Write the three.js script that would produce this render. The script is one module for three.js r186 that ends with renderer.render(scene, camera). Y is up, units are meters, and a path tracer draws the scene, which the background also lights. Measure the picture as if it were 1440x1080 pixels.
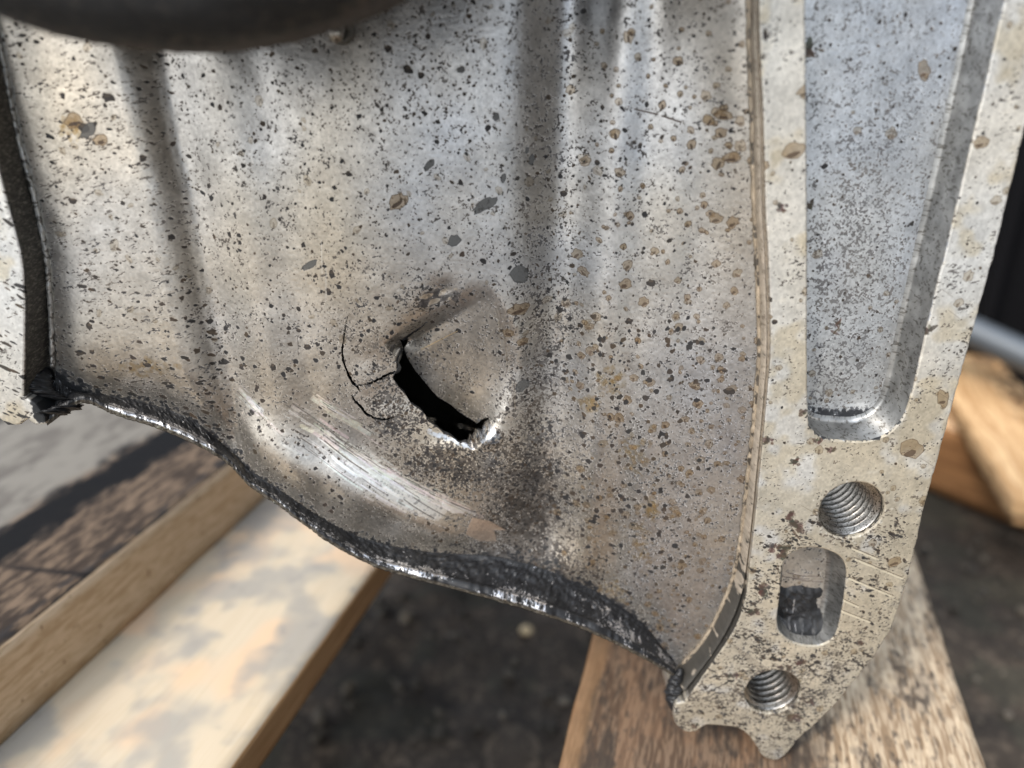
import * as THREE from 'three';
import { mergeGeometries } from 'three/addons/utils/BufferGeometryUtils.js';

// ---------------------------------------------------------------- camera, light, exposure
// All shapes are written in millimetres in the axes of the casting: x to the right along its mating face,
// y up (0 is the middle of the broken wall), z out of the mating face (the face lies in z = 0).
const FLOOR = -214;                                   // the soil under the pallet, in those millimetres
const MM = 0.001, V = (x, y, z) => new THREE.Vector3(x * MM, (y - FLOOR) * MM, z * MM);
const scene = new THREE.Scene();
const camera = new THREE.PerspectiveCamera(52, 1024 / 768, 0.004, 80);
camera.position.copy(V(0, 54.7, 128.87));
camera.rotation.set(THREE.MathUtils.degToRad(-23), 0, 0);
camera.focus = 0.147; camera.userData.fStop = 8.6;
scene.add(camera);
const renderer = new THREE.WebGLRenderer({ antialias: true });
renderer.setSize(1024, 768);
renderer.toneMapping = THREE.LinearToneMapping;
renderer.toneMappingExposure = 2.05;
renderer.shadowMap.enabled = true; renderer.shadowMap.type = THREE.PCFSoftShadowMap;
const SUN = new THREE.Vector3(-0.55, 0.72, 0.62).normalize();
{
  const w = 512, h = 256, d = new Float32Array(w * h * 4);
  for (let j = 0; j < h; j++) for (let i = 0; i < w; i++) {
    const el = ((j + 0.5) / h - 0.5) * Math.PI, az = ((i + 0.5) / w - 0.5) * 2 * Math.PI;
    const x = Math.cos(el) * Math.cos(az), y = Math.sin(el), z = Math.cos(el) * Math.sin(az);
    const up = Math.max(0, y), c = Math.max(0, x * SUN.x + y * SUN.y + z * SUN.z);
    const g = 1.85 * Math.pow(c, 5) + 0.12 * c;
    const k = (0.36 + 0.46 * up) , o = 4 * (j * w + i);
    d[o] = k * (0.77 - 0.10 * up) + g * 1.0; d[o + 1] = k * (0.92 - 0.03 * up) + g * 0.96; d[o + 2] = k * (1.12 + 0.12 * up) + g * 0.88; d[o + 3] = 1;
  }
  const sky = new THREE.DataTexture(d, w, h, THREE.RGBAFormat, THREE.FloatType);
  sky.mapping = THREE.EquirectangularReflectionMapping; sky.magFilter = sky.minFilter = THREE.LinearFilter; sky.needsUpdate = true;
  scene.background = sky; scene.environment = sky;
  const sun = new THREE.DirectionalLight(0xfff4e8, 1.5);
  sun.position.copy(SUN).multiplyScalar(2).add(V(0, 0, 0)); sun.target.position.copy(V(0, -40, 0));
  sun.castShadow = true; sun.shadow.radius = 22; sun.shadow.mapSize.set(2048, 2048);
  Object.assign(sun.shadow.camera, { left: -0.5, right: 0.5, top: 0.5, bottom: -0.5, near: 0.1, far: 5 });
  scene.add(sun, sun.target);
}

// ---------------------------------------------------------------- helpers
function rng(seed) { let a = seed >>> 0; return () => { a = (a + 0x6D2B79F5) >>> 0; let t = a; t = Math.imul(t ^ (t >>> 15), t | 1); t ^= t + Math.imul(t ^ (t >>> 7), t | 61); return ((t ^ (t >>> 14)) >>> 0) / 4294967296; }; }
const LAT = 512, lattice = (() => { const r = rng(7), a = new Float32Array(LAT * LAT); for (let i = 0; i < a.length; i++) a[i] = r(); return a; })();
function noise(x, y) {
  const xf = Math.floor(x), yf = Math.floor(y); let fx = x - xf, fy = y - yf; fx = fx * fx * (3 - 2 * fx); fy = fy * fy * (3 - 2 * fy);
  const x0 = xf & (LAT - 1), x1 = (xf + 1) & (LAT - 1), y0 = (yf & (LAT - 1)) * LAT, y1 = ((yf + 1) & (LAT - 1)) * LAT;
  const a = lattice[y0 + x0], b = lattice[y0 + x1], c = lattice[y1 + x0], e = lattice[y1 + x1];
  return a + (b - a) * fx + (c - a) * fy + (a - b - c + e) * fx * fy;
}
const fbm = (x, y, n = 3) => { let s = 0, a = 0.5, t = 0; for (let i = 0; i < n; i++) { s += a * noise(x + i * 37.7, y + i * 91.3); t += a; x *= 2.03; y *= 2.03; a *= 0.55; } return s / t; };
const clamp = (x, a = 0, b = 1) => Math.min(b, Math.max(a, x)), lerp = (a, b, t) => a + (b - a) * t;
const sm = (a, b, x) => { const t = clamp((x - a) / (b - a)); return t * t * (3 - 2 * t); };
const gs = (x, c, w) => Math.exp(-(((x - c) / w) ** 2));
const curve = (pts, z = 0) => new THREE.CatmullRomCurve3(pts.map((p) => new THREE.Vector3(p[0], p[1], p[2] ?? z)), false, 'centripetal');
function inside(p, x, y) { let c = false; for (let i = 0, j = p.length - 1; i < p.length; j = i++) if ((p[i][1] > y) !== (p[j][1] > y) && x < ((p[j][0] - p[i][0]) * (y - p[i][1])) / (p[j][1] - p[i][1]) + p[i][0]) c = !c; return c; }
function nearest(p, x, y) {
  let best = 1e9, q = [x, y];
  for (let i = 0, j = p.length - 1; i < p.length; j = i++) {
    const ax = p[j][0], ay = p[j][1], bx = p[i][0] - ax, by = p[i][1] - ay, t = clamp(((x - ax) * bx + (y - ay) * by) / (bx * bx + by * by + 1e-12));
    const dx = ax + bx * t - x, dy = ay + by * t - y, d = dx * dx + dy * dy;
    if (d < best) { best = d; q = [ax + bx * t, ay + by * t]; }
  }
  return [q, Math.sqrt(best)];
}
const AX = -96, AY = -94, AW = 180, AH = 160;          // the sheet of the casting's surface texture: 180 x 160 mm
function atlasUV(g) { const p = g.attributes.position, uv = new Float32Array(p.count * 2); for (let i = 0; i < p.count; i++) { uv[2 * i] = (p.getX(i) - AX) / AW; uv[2 * i + 1] = (p.getY(i) - AY) / AH; } g.setAttribute('uv', new THREE.BufferAttribute(uv, 2)); return g; }
function grid(nu, nv, f, uvf) {                         // a sheet of nu x nv points
  const pos = new Float32Array(nu * nv * 3), uv = new Float32Array(nu * nv * 2), idx = [];
  for (let j = 0; j < nv; j++) for (let i = 0; i < nu; i++) {
    const k = j * nu + i, p = f(i, j); pos.set(p, 3 * k); uv.set(uvf ? uvf(i, j, p) : [(p[0] - AX) / AW, (p[1] - AY) / AH], 2 * k);
    if (i && j) { const a = k - nu - 1, b = k - nu, c = k - 1; idx.push(a, b, c, b, k, c); }
  }
  const g = new THREE.BufferGeometry(); g.setAttribute('position', new THREE.BufferAttribute(pos, 3)); g.setAttribute('uv', new THREE.BufferAttribute(uv, 2)); g.setIndex(idx); g.computeVertexNormals(); return g;
}
const used = {};
function numbered(n) { const k = (used[n] = (used[n] ?? -1) + 1); return k ? n + '_' + String(k).padStart(3, '0') : n; }
function thing(name, label, category, base, group) {
  const o = new THREE.Group(); o.name = numbered(name); o.position.copy(V(...base)); o.userData = { label, category }; if (group) o.userData.group = group; scene.add(o); return o;
}
function part(parent, name, geo, mat, label, kind) {    // geo in casting millimetres
  let host = parent; const off = new THREE.Vector3(); for (let o = host; o; o = o.parent) off.add(o.position);
  geo.scale(MM, MM, MM); geo.translate(-off.x, -FLOOR * MM - off.y, -off.z);
  const m = new THREE.Mesh(geo, mat); m.name = parent === scene ? numbered(name) : name; m.castShadow = m.receiveShadow = true;
  if (label) m.userData.label = label; if (kind) m.userData.kind = kind; parent.add(m); return m;
}
function dataTex(w, h, f, srgb) { const d = new Uint8Array(w * h * 4); for (let j = 0; j < h; j++) for (let i = 0; i < w; i++) { const c = f(i, j), o = 4 * (j * w + i); d[o] = c[0]; d[o + 1] = c[1]; d[o + 2] = c[2]; d[o + 3] = 255; } const t = new THREE.DataTexture(d, w, h); t.magFilter = THREE.LinearFilter; t.minFilter = THREE.LinearMipmapLinearFilter; t.generateMipmaps = true; t.wrapS = t.wrapT = THREE.RepeatWrapping; if (srgb) t.colorSpace = THREE.SRGBColorSpace; t.needsUpdate = true; return t; }

// ---------------------------------------------------------------- outlines of the casting (mm)
const FLANGE_LEFT = [[32, 120], [36.4, 61.5], [39.1, 44.8], [41.3, 30.2], [42.6, 23.1], [45.1, 6.3], [45.6, -2.8], [46.0, -12.4], [46.5, -26.6], [46.8, -37.5], [46.8, -47.8], [45.4, -55.0], [40.1, -67.4], [37.1, -74.1]];
const FLANGE_BOTTOM = [[35.1, -74.7], [34.9, -77.3], [35.6, -80.2], [37.3, -82.3], [39.2, -82.9], [41.2, -81.8], [42.3, -80.8], [45.7, -81.0], [49.7, -81.8], [53.3, -85.6], [55.8, -89.9], [57.9, -91.2], [59.5, -90.9], [61.1, -89.2], [62.9, -85.0], [65.5, -81.4]];
const FLANGE_RIGHT = [[69.3, -75.3], [75.3, -62.4], [77.7, -55.0], [78.1, -51.4], [78.6, -43.1], [78.8, -36.6], [78.5, -26.6], [78.9, -17.3], [79.4, 0.0], [80.2, 23.1], [80.2, 41.3], [80.6, 120]];
const POCKET = [[34.5, 112], [43.2, 61.5], [48.1, 30.2], [53.4, -5.0], [54.2, -8.3], [56.6, -10.4], [61, -11.3], [65.6, -11.2], [68.9, -9.6], [70.8, -6.4], [71.4, -1.5], [71.6, 10.7], [72.1, 30.2], [72.5, 55.0], [72.5, 112]];
const SLOT = [[53.4, -39.7], [54.0, -36.8], [56.5, -35.0], [59.2, -34.7], [62.1, -35.5], [64.6, -37.1], [66.0, -39.7], [66.5, -43.6], [66.8, -51.4], [66.2, -56.8], [63.7, -58.7], [60.8, -58.7], [57.7, -57.7], [55.0, -55.2], [54.1, -52.4], [53.8, -46.0]];
const WALL_RIGHT = [[31.2, 120, -2.6], [35.6, 61.6, -2.6], [38.1, 44.6, -2.6], [40.4, 29.4, -2.8], [41.7, 22.2, -2.8], [44.2, 4.8, -2.8], [44.8, -4.6, -3], [45.2, -14.4, -3.4], [45.9, -29.4, -4.5], [46.0, -41.1, -5], [45.2, -49.1, -5.5], [41.9, -60.8, -5.8], [39.2, -66.5, -6.2], [36.3, -71.8, -7]];
const WALL_LEFT = [[-80, 120, -7], [-80.9, 54.7, -6.6], [-81.3, 41.6, -6.4], [-80.9, 32.3, -6.3], [-81.1, 22.4, -6.2], [-82.6, 12.0, -6.2], [-84.8, 0.9, -6.4], [-85.3, -2.7, -7]];
const LFLANGE = [[-81.2, 120], [-81.4, 46.6], [-81.8, 36.2], [-81.6, 23.1], [-82.8, 15.8], [-87.4, -2.4], [-85.6, -3.9], [-84.6, -6.6], [-84.8, -8.0], [-86.4, -8.2], [-87.9, -7.0], [-89.5, -8.1], [-91.8, -8.2], [-92.8, -6.9], [-98.4, -8.6], [-112, -12], [-112, 120]];
const LIP_WALL = [[-85.3, -2.7, -7], [-82.2, -6.0, -7.6], [-76.4, -7.2, -8.4], [-68.9, -9.7, -9.5], [-61.8, -13.1, -9.5], [-56.2, -18.8, -9], [-53.0, -22.3, -8], [-45.7, -27.4, -7], [-37.7, -34.1, -7], [-29.6, -39.5, -8], [-18.0, -43.4, -9.5], [-3.0, -45.5, -10.5], [9.2, -49.6, -10.5], [20.1, -55.4, -10], [28.7, -61.8, -8.5], [36.3, -71.8, -7]];
const LIP_EDGE = [[-85.2, -8.5, -1], [-79.5, -5.4, -4], [-74.2, -7.7, -4], [-65.5, -11.1, -4], [-58.3, -15.5, -4.5], [-54.3, -19.3, -5], [-51.0, -23.4, -4.5], [-44.7, -28.4, -4], [-37.5, -34.4, -3], [-27.3, -41.3, -3], [-17.2, -44.1, -2], [-4.3, -47.7, -1], [7.3, -52.0, -1], [17.7, -56.9, -1], [27.7, -63.0, -1], [35.0, -69.7, -3]];
const CREASE = [[120, -63], [53.7, -59.6], [40.5, -58.8], [32.3, -57.8], [12, -57.0], [-3.4, -56.0], [-18.6, -54.8], [-60, -50]];
const SLIT = [[-21.6, 4.4], [-20.9, 3.1], [-20.2, 3.3], [-20.4, 2.0], [-21.1, 1.0], [-20.5, -0.9], [-18.9, -3.8], [-17.0, -5.1], [-15.4, -6.8], [-14.0, -8.9], [-12.0, -10.9], [-10.8, -12.6], [-9.3, -13.6], [-7.0, -14.4], [-5.9, -13.0], [-5.1, -12.4], [-3.7, -11.8], [-5.5, -13.3], [-6.1, -14.9], [-7.4, -15.5], [-8.1, -16.9], [-9.2, -16.4], [-10.2, -16.7], [-12.5, -15.2], [-13.6, -14.9], [-14.9, -13.9], [-17.0, -12.5], [-17.5, -11.2], [-18.3, -10.2], [-20.1, -8.7], [-20.6, -6.6], [-21.3, -5.3], [-22.7, -2.6], [-21.5, -0.5], [-21.4, 3.0]];
const CRACKS = [
  [[[-20.9, 2.8], [-19.6, 4.2], [-18.5, 5.1], [-17.2, 6.1], [-15.7, 7.9]], 0.5, 0.08],
  [[[-29.6, 10.6], [-30.5, 8.0], [-30.8, 6.4], [-31.0, 5.2], [-31.5, 2.4], [-31.4, 1.2], [-31.1, -0.2], [-30.1, -2.8], [-29.4, -3.5], [-28.9, -4.6]], 0.08, 0.55],
  [[[-29.3, -3.7], [-27.3, -3.3], [-25.6, -2.8], [-24.0, -1.9], [-22.0, -1.4]], 0.22, 0.5],
  [[[-30.4, -5.3], [-29.9, -6.8], [-29.1, -7.8], [-27.9, -9.6], [-27.1, -10.2], [-25.2, -11.0], [-22.7, -10.5]], 0.2, 0.5],
];
const crackPoly = CRACKS.map(([pts, w0, w1], n) => {
  const c = curve(pts), N = 26, l = [], r = [];
  for (let i = 0; i <= N; i++) { const t = i / N, p = c.getPointAt(t), d = c.getTangentAt(t), w = lerp(w0, w1, n === 3 ? Math.sin(Math.PI * t) : t) * 0.5 * (0.75 + 0.6 * noise(i * 0.9 + n * 17, 3)) * (t > 0.97 || t < 0.03 ? 0.4 : 1); p.x += 0.32 * (noise(i * 0.8 + n * 9, 11) - 0.5); p.y += 0.32 * (noise(i * 0.8 + n * 9, 23) - 0.5); l.push([p.x - d.y * w, p.y + d.x * w]); r.push([p.x + d.y * w, p.y - d.x * w]); }
  return l.concat(r.reverse());
});
SLIT.forEach((p, n) => { const rx = p[0] + 20.6, ry = p[1] - 2.5, t = (rx * 0.586 - ry * 0.81) / 23.2, d = rx * 0.81 + ry * 0.586; if (t > 0.06 && t < 0.9) { const q = n > 17 ? 0.8 * sm(0.25, 0.45, t) * (1 - sm(0.6, 0.9, t)) : -1.3 * (1 - sm(0.5, 0.8, t)) * sm(0.22, 0.42, t); p[0] += 0.81 * q; p[1] += 0.586 * q; } });
const CUTS = [SLIT, ...crackPoly];

// ---------------------------------------------------------------- relief of the outer wall: z(x, y) in mm
const at1 = (tab, y) => { for (let i = 1; i < tab.length; i++) if (y >= tab[i][0]) return lerp(tab[i][1], tab[i - 1][1], (y - tab[i][0]) / (tab[i - 1][0] - tab[i][0])); return tab[tab.length - 1][1]; };
const DM = (t) => (t < 0.12 ? lerp(-1.4, -3.3, clamp(t / 0.12)) : t < 0.5 ? -3.4 : lerp(-3.4, -1.6, clamp((t - 0.5) / 0.45)));
function wallZ(x, y) {
  let z = -8.3 - (y > -10 ? 0.0006 * (y + 10) ** 2 : 0);
  const xc = at1(CREASE, y), fade = sm(-26, -6, y);
  z += 3.1 * (1 - Math.pow(clamp((x - xc + 4.4) / 5.6), 1.7) * (1 - 0.25 * sm(xc + 0.4, xc + 1.3, x)) - 0.25 * sm(xc + 0.2, xc + 2.2, x)) * (0.72 + 0.28 * fade) - 0.8 * gs(x, xc + 3.2, 3.4) * fade;          // step along the crease
  z += 0.5 * gs(x, xc + 11, 4) - 0.35 * gs(x, xc + 17.5, 3);
  z += 1.3 * gs(x, -28, 17) * sm(-40, 0, y);
  const vx = x - 0.02 * (y - 20), v = 0.72 + 0.28 * sm(-45, 0, y);
  z += v * (-4.5 * gs(vx, 9.0, 6.2) + 1.0 * gs(vx, 16, 4.2) - 0.55 * gs(vx, 22.2, 3.0) + 0.35 * gs(vx, 27, 3.4) - 0.2 * gs(vx, 32, 2.6));
  z += 4.0 * sm(12, 46, x);
  z -= 2.2 * sm(-18, -44, y) * gs(x, 6, 17);
  z += 1.4 * gs(x, -36, 16) * sm(-13, -30, y) + 1.7 * gs(y + 22 + 0.6 * (x + 53), 9, 5.5) * sm(-54.5, -49, x) * (1 - sm(-18, -4, x));                                                       // swell above the rim at the lower left
  z += 0.22 * (fbm(x / 11, y / 14, 2) - 0.5) + 0.07 * (noise(x / 2.7, y / 3.1) - 0.5);
  // the blow that broke the wall
  const rx = x + 20.6, ry = y - 2.5, t = (rx * 0.586 - ry * 0.81) / 23.2, d = rx * 0.81 + ry * 0.586, dm = DM(t);
  if (d > dm) {
    const R = Math.max(4, 21 - 17 * clamp(t) ** 3), k = clamp(1 - (d - dm) / (R - dm));
    z -= 7.2 * Math.pow(k, 1.12) * sm(-0.16, 0.04, t) * (1 - sm(0.93, 1.05, t));
    z += 0.28 * sm(0.75, 1, 1 - Math.abs((d - R) / 3)) * sm(0.1, 0.4, t) * (1 - sm(0.55, 0.8, t));
  } else z -= 1.0 * gs(d, dm, 5.5) * sm(-0.1, 0.2, t) * (1 - sm(0.8, 1.1, t));
  { const a = clamp(((x + 20) * 7 + (y - 4) * 10) / 149), px = -20 + 7 * a, py = 4 + 10 * a, q = Math.hypot(x - px, y - py); z -= 1.5 * Math.exp(-((q / 2.3) ** 2)) * (1 - 0.5 * a); }
  z -= 1.4 * gs(x, -13, 22) * gs(y, -4, 22);
  const pl1 = x > -31.2 && x < -21.4 && y > -3.4 && y < 7, pl2 = x > -30 && x < -18 && y > -10.6 && y < -3.2;
  if (pl1) z -= 0.45 * sm(-31.4, -27, x) * (1 - sm(0, 7, y)) * sm(-3.4, 3.0, y + 0.12 * (x + 29));
  if (pl2) z -= 0.35 * sm(-30, -22, x + 0.9 * Math.min(0, y + 7)) * (1 - sm(-7, -3.2, y)) * sm(-10.6, -6.6, y);
  z += 1.0 * gs(x, -4.6, 2.0) * gs(y, -15.2, 1.7) + 0.5 * gs(x, -13, 3) * gs(y, -17.5, 1.5);
  return z;
}

// ---------------------------------------------------------------- surface texture of the casting
const TW = 2048, TH = 1820, TS = TW / AW;
const flangeShape = [...FLANGE_LEFT, ...FLANGE_BOTTOM, ...FLANGE_RIGHT];
const lipW = curve(LIP_WALL), lipE = curve(LIP_EDGE), cWL = curve(WALL_LEFT), cWR = curve(WALL_RIGHT);
const { mapTex, rmTex, bumpTex } = (() => {
  const cv = document.createElement('canvas'); cv.width = TW; cv.height = TH; const c = cv.getContext('2d');
  const R = rng(4242);
  c.setTransform(TS, 0, 0, -TS, -AX * TS, (AY + AH) * TS);
  const poly = (p, f) => { c.fillStyle = f; c.beginPath(); p.forEach((q, i) => (i ? c.lineTo(q[0], q[1]) : c.moveTo(q[0], q[1]))); c.closePath(); c.fill(); };
  // region index by pixel, from a coarse look-up: 0 wall, 1 face of a flange, 2 pocket, 3 slot
  const rx = 720, ry = 640, reg = new Uint8Array(rx * ry), lipTab = [];
  for (let i = 0; i <= 400; i++) { const p = lipW.getPoint(i / 400); lipTab.push([p.x, p.y]); }
  const lipY = new Float32Array(rx).fill(-999);
  for (let i = 0; i < rx; i++) { const x = AX + ((i + 0.5) / rx) * AW; for (const p of lipTab) if (Math.abs(p[0] - x) < 0.5) lipY[i] = Math.max(lipY[i], p[1]); }
  for (let j = 0; j < ry; j++) for (let i = 0; i < rx; i++) {
    const x = AX + ((i + 0.5) / rx) * AW, y = AY + ((j + 0.5) / ry) * AH;
    reg[j * rx + i] = x > 30 && inside(POCKET, x, y) ? 2 : x > 50 && inside(SLOT, x, y) ? 3 : (x > 30 && inside(flangeShape, x, y)) || (x < -80 && inside(LFLANGE, x, y)) ? 1 : 0;
  }
  const BASE = [[180, 175, 168], [200, 197, 190], [190, 193, 197], [194, 193, 191]];  // the pocket tone has a faint blue put in for reflected sky
  const im = c.createImageData(TW, TH), D = im.data;
  for (let j = 0; j < TH; j++) for (let i = 0; i < TW; i++) {
    const x = AX + (i + 0.5) / TS, y = AY + AH - (j + 0.5) / TS;
    const wob = 0.35 * (noise(x * 2.1, y * 2.1) - 0.5);
    const gi = clamp(Math.floor(((x + wob - AX) / AW) * rx), 0, rx - 1), gj = clamp(Math.floor(((y + wob - AY) / AH) * ry), 0, ry - 1), g = reg[gj * rx + gi];
    let [r, gg, b] = BASE[g];
    // tone of the cast skin: patches of oxide, warm oil film, pale wear
    const n1 = fbm(x / 9 + 5, y / 9, 3), n2 = noise(x / 2.2 + 40, y / 2.2), n3 = fbm(x / 0.42, y / 0.5, 2), warm = fbm(x / 15 + 90, y / 22, 2);
    let k = 1 + 0.14 * (n1 - 0.5) + 0.09 * (n2 - 0.5) + 0.20 * (n3 - 0.5);
    const wm = (warm - 0.48) * (g === 0 ? 30 : 18);
    const tan = g === 1 ? sm(0.40, 0.62, 0.75 * fbm(x / 5 + 70, y / 5, 3) + 0.25 * n2 + 0.34 * sm(20, -40, y) - 0.14) : 0;
    r = (r + wm * 0.5) * k * (1 - 0.07 * tan); gg = gg * k * (1 - 0.10 * tan); b = (b - wm * 0.8) * k * (1 - 0.16 * tan);
    // grains of dirt, plus painted shade above the rim: coverage says how much of the skin they take
    let cov = g === 0 ? 0.17 : g === 1 ? 0.02 : g === 2 ? 0.21 : 0.08, dark = 0;
    if (g === 0) {
      const ly = lipY[gi], s = y - ly;
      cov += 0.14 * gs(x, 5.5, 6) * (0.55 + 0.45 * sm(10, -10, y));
      cov += 0.58 * gs(x, 2, 9.5) * gs(y, -30, 14) + 0.56 * gs(x, -13, 10) * gs(y, -21, 5.5) + 0.46 * gs(x, -23, 6) * gs(y, -11, 6) + 0.14 * gs(x, 6, 6) * gs(y, 0, 16) + 0.22 * gs(x, -16, 5) * gs(y, 13, 4) + 0.2 * gs(x, -25, 5) * gs(y, 0, 8);
      cov += 0.16 * gs(x, -66, 13) * gs(y, -6, 7) + 0.12 * gs(x, 24, 16) * gs(y, -30, 24);
      if (ly > -900 && s > -1) cov += 0.42 * Math.exp(-Math.max(0, s - 0.8) / 2.0) * (0.6 + 0.4 * sm(-45, -10, x));
      if (ly > -900) cov += 0.46 * Math.exp(-Math.max(0, s) / 7) * sm(-20, -4, x) * (1 - sm(24, 36, x));  // grime above the rim, with some shade of the ledge painted in
      cov -= 0.10 * gs(x, -34, 13) * gs(y, -27, 8);
      cov += 0.10 * (n1 - 0.5) * 2;
    } else if (g === 1) { cov += 0.26 * (fbm(x / 6 + 11, y / 6 + 3, 2) - 0.42) * 2 + 0.27 * sm(-28, -72, y); }
    else if (g === 2) { cov += 0.26 * gs(x, 60, 8) * gs(y, 22, 24) + 0.2 * sm(-5, -9, y) + 0.1 * (n1 - 0.5); }
    const st = g === 0 && x < -58 ? 1.9 : g === 1 ? 1.35 : 1.0, ca = 0.97, sa = 0.25;
    const ux = (x * ca + y * sa) / st, uy = (y * ca - x * sa) * Math.sqrt(st);
    const s1 = fbm(ux / 0.27, uy / 0.27, 2), s2 = noise(ux / 0.6 + 50, uy / 0.6), s3 = fbm(x / 2.4 + 9, y / 2.4, 2);
    const q = 0.58 * s1 + 0.27 * s2 + 0.15 * s3;
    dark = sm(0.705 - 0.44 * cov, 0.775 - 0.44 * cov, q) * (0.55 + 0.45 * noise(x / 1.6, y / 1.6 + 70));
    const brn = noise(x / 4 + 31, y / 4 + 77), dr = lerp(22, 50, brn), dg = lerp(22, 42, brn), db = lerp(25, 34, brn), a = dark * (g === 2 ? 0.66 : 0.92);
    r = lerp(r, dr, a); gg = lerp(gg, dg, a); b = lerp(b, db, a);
    const o = 4 * (j * TW + i); D[o] = clamp(r, 0, 255); D[o + 1] = clamp(gg, 0, 255); D[o + 2] = clamp(b, 0, 255); D[o + 3] = 255;
  }
  c.setTransform(1, 0, 0, 1, 0, 0); c.putImageData(im, 0, 0); c.setTransform(TS, 0, 0, -TS, -AX * TS, (AY + AH) * TS);
  const blob = (x, y, a, b, rot, rough = 0.3, n = 11) => { const co = Math.cos(rot), si = Math.sin(rot), ph = R() * 9; c.beginPath(); for (let i = 0; i < n; i++) { const t = (i / n) * 2 * Math.PI, q = 1 + rough * (noise(i * 1.7 + ph * 11, ph * 5) - 0.5) * 2, px = Math.cos(t) * a * q, py = Math.sin(t) * b * q, X = x + px * co - py * si, Y = y + px * si + py * co; i ? c.lineTo(X, Y) : c.moveTo(X, Y); } c.closePath(); };
  const onWall = (x, y) => { const gi = clamp(Math.floor(((x - AX) / AW) * rx), 0, rx - 1), gj = clamp(Math.floor(((y - AY) / AH) * ry), 0, ry - 1); return reg[gj * rx + gi]; };
  // oil droplets dried on: pale brown with a darker rim
  const drop = (x, y, a, b, rot, al) => { blob(x, y, a, b, rot, 0.28, 14); c.fillStyle = `rgba(112,86,52,${0.46 * al})`; c.fill(); c.lineWidth = 0.13; c.strokeStyle = `rgba(48,34,20,${0.55 * al})`; c.stroke(); const m = 0.55 * Math.min(a, b); blob(x + (R() - 0.5) * a * 0.3, y - b * 0.45, a * 0.62, m * 0.55, rot, 0.4, 9); c.fillStyle = `rgba(44,30,18,${0.75 * al})`; c.fill(); };
  for (let i = 0; i < 420; i++) { const x = 9 + 36 * Math.pow(R(), 0.7), y = -66 + 130 * R(), s = 0.28 + 0.62 * R() ** 2; if (onWall(x, y) === 0) drop(x, y, s * (0.8 + 0.5 * R()), s, R() * 3, 0.55 + 0.55 * R()); }
  for (let i = 0; i < 90; i++) { const x = -80 + 95 * R(), y = 5 + 60 * R(), s = 0.3 + 0.6 * R() ** 2; drop(x, y, s * 1.2, s * 0.8, R() * 3, 0.35); }
  for (let i = 0; i < 90; i++) { const x = 40 + 40 * R(), y = -80 + 145 * R(), s = 0.3 + 0.7 * R() ** 2; if (onWall(x, y)) drop(x, y, s, s * 0.9, R() * 3, 0.55); }
  // yellow-brown soaked patches at the lower right of the wall
  for (const [x, y, a, b] of [[24, -18, 3.2, 5], [19, -3, 3, 3.4], [27, -40, 3, 7], [22, -52, 4, 5], [28, -30, 2, 3], [15, -8, 2, 2], [-72, 43, 3, 2], [-67, 1, 6, 2.4]]) for (let i = 0; i < 60; i++) { blob(x + (R() + R() - 1) * a, y + (R() + R() - 1) * b, 0.25 + 0.5 * R(), 0.2 + 0.4 * R(), R() * 3, 0.4, 9); c.fillStyle = `rgba(120,92,48,${0.10 + 0.14 * R()})`; c.fill(); }
  // dark specks and chips of every size
  const speck = (x, y, a, b, rot, al) => { blob(x, y, a, b, rot, 0.42, 9); const t = R() ** 2; c.fillStyle = `rgba(${24 + 36 * t},${23 + 24 * t},${24 + 10 * t},${Math.min(1, al + 0.2)})`; c.fill(); };
  for (let i = 0; i < 9000; i++) { const x = AX + AW * R(), y = AY + AH * R(), s = 0.07 + 0.19 * R() ** 2, st = x < -55 ? 1.8 : 1.15; if ((onWall(x, y) !== 1 || R() < 0.3) && noise(x / 5 + 60, y / 5) > R() * 0.9) speck(x, y, s * st, s, x < -55 ? -0.35 + 0.5 * (R() - 0.5) : R() * 3, 0.6 + 0.35 * R()); }
  for (let i = 0; i < 1000; i++) { const x = AX + AW * R(), y = AY + AH * R(), s = onWall(x, y) === 1 ? 0.1 : 0.16 + 0.26 * R() ** 2, st = x < -55 ? 1.9 : 1.2; if (noise(x / 6 + 3, y / 6) > R() * 0.85) speck(x, y, s * st, s, x < -55 ? -0.35 + 0.5 * (R() - 0.5) : R() * 3, 0.7 + 0.25 * R()); }
  for (let i = 0; i < 260; i++) { const x = -60 + 50 * R(), y = -40 + 50 * R(), s = 0.22 + 0.34 * R() ** 2; speck(x, y, s, s * 0.9, R() * 3, 0.75); }
  for (let i = 0; i < 110; i++) { const x = -80 + 26 * R(), y = -16 + 34 * R() * R(), s = 0.22 + 0.4 * R() ** 2; speck(x, y, s * 1.5, s * 0.8, -0.3 + 0.6 * (R() - 0.5), 0.72); }
  for (let i = 0; i < 420; i++) { const x = 7 + 30 * R(), y = -66 + 76 * R(), s = 0.22 + 0.42 * R() ** 2; speck(x, y, s, s * 0.9, R() * 3, 0.75); }
  for (let i = 0; i < 90; i++) { const x = -60 + 95 * R(), y = 10 + 55 * R(), s = 0.2 + 0.34 * R() ** 2; speck(x, y, s * 1.2, s * 0.8, R() * 3, 0.78); }
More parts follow.
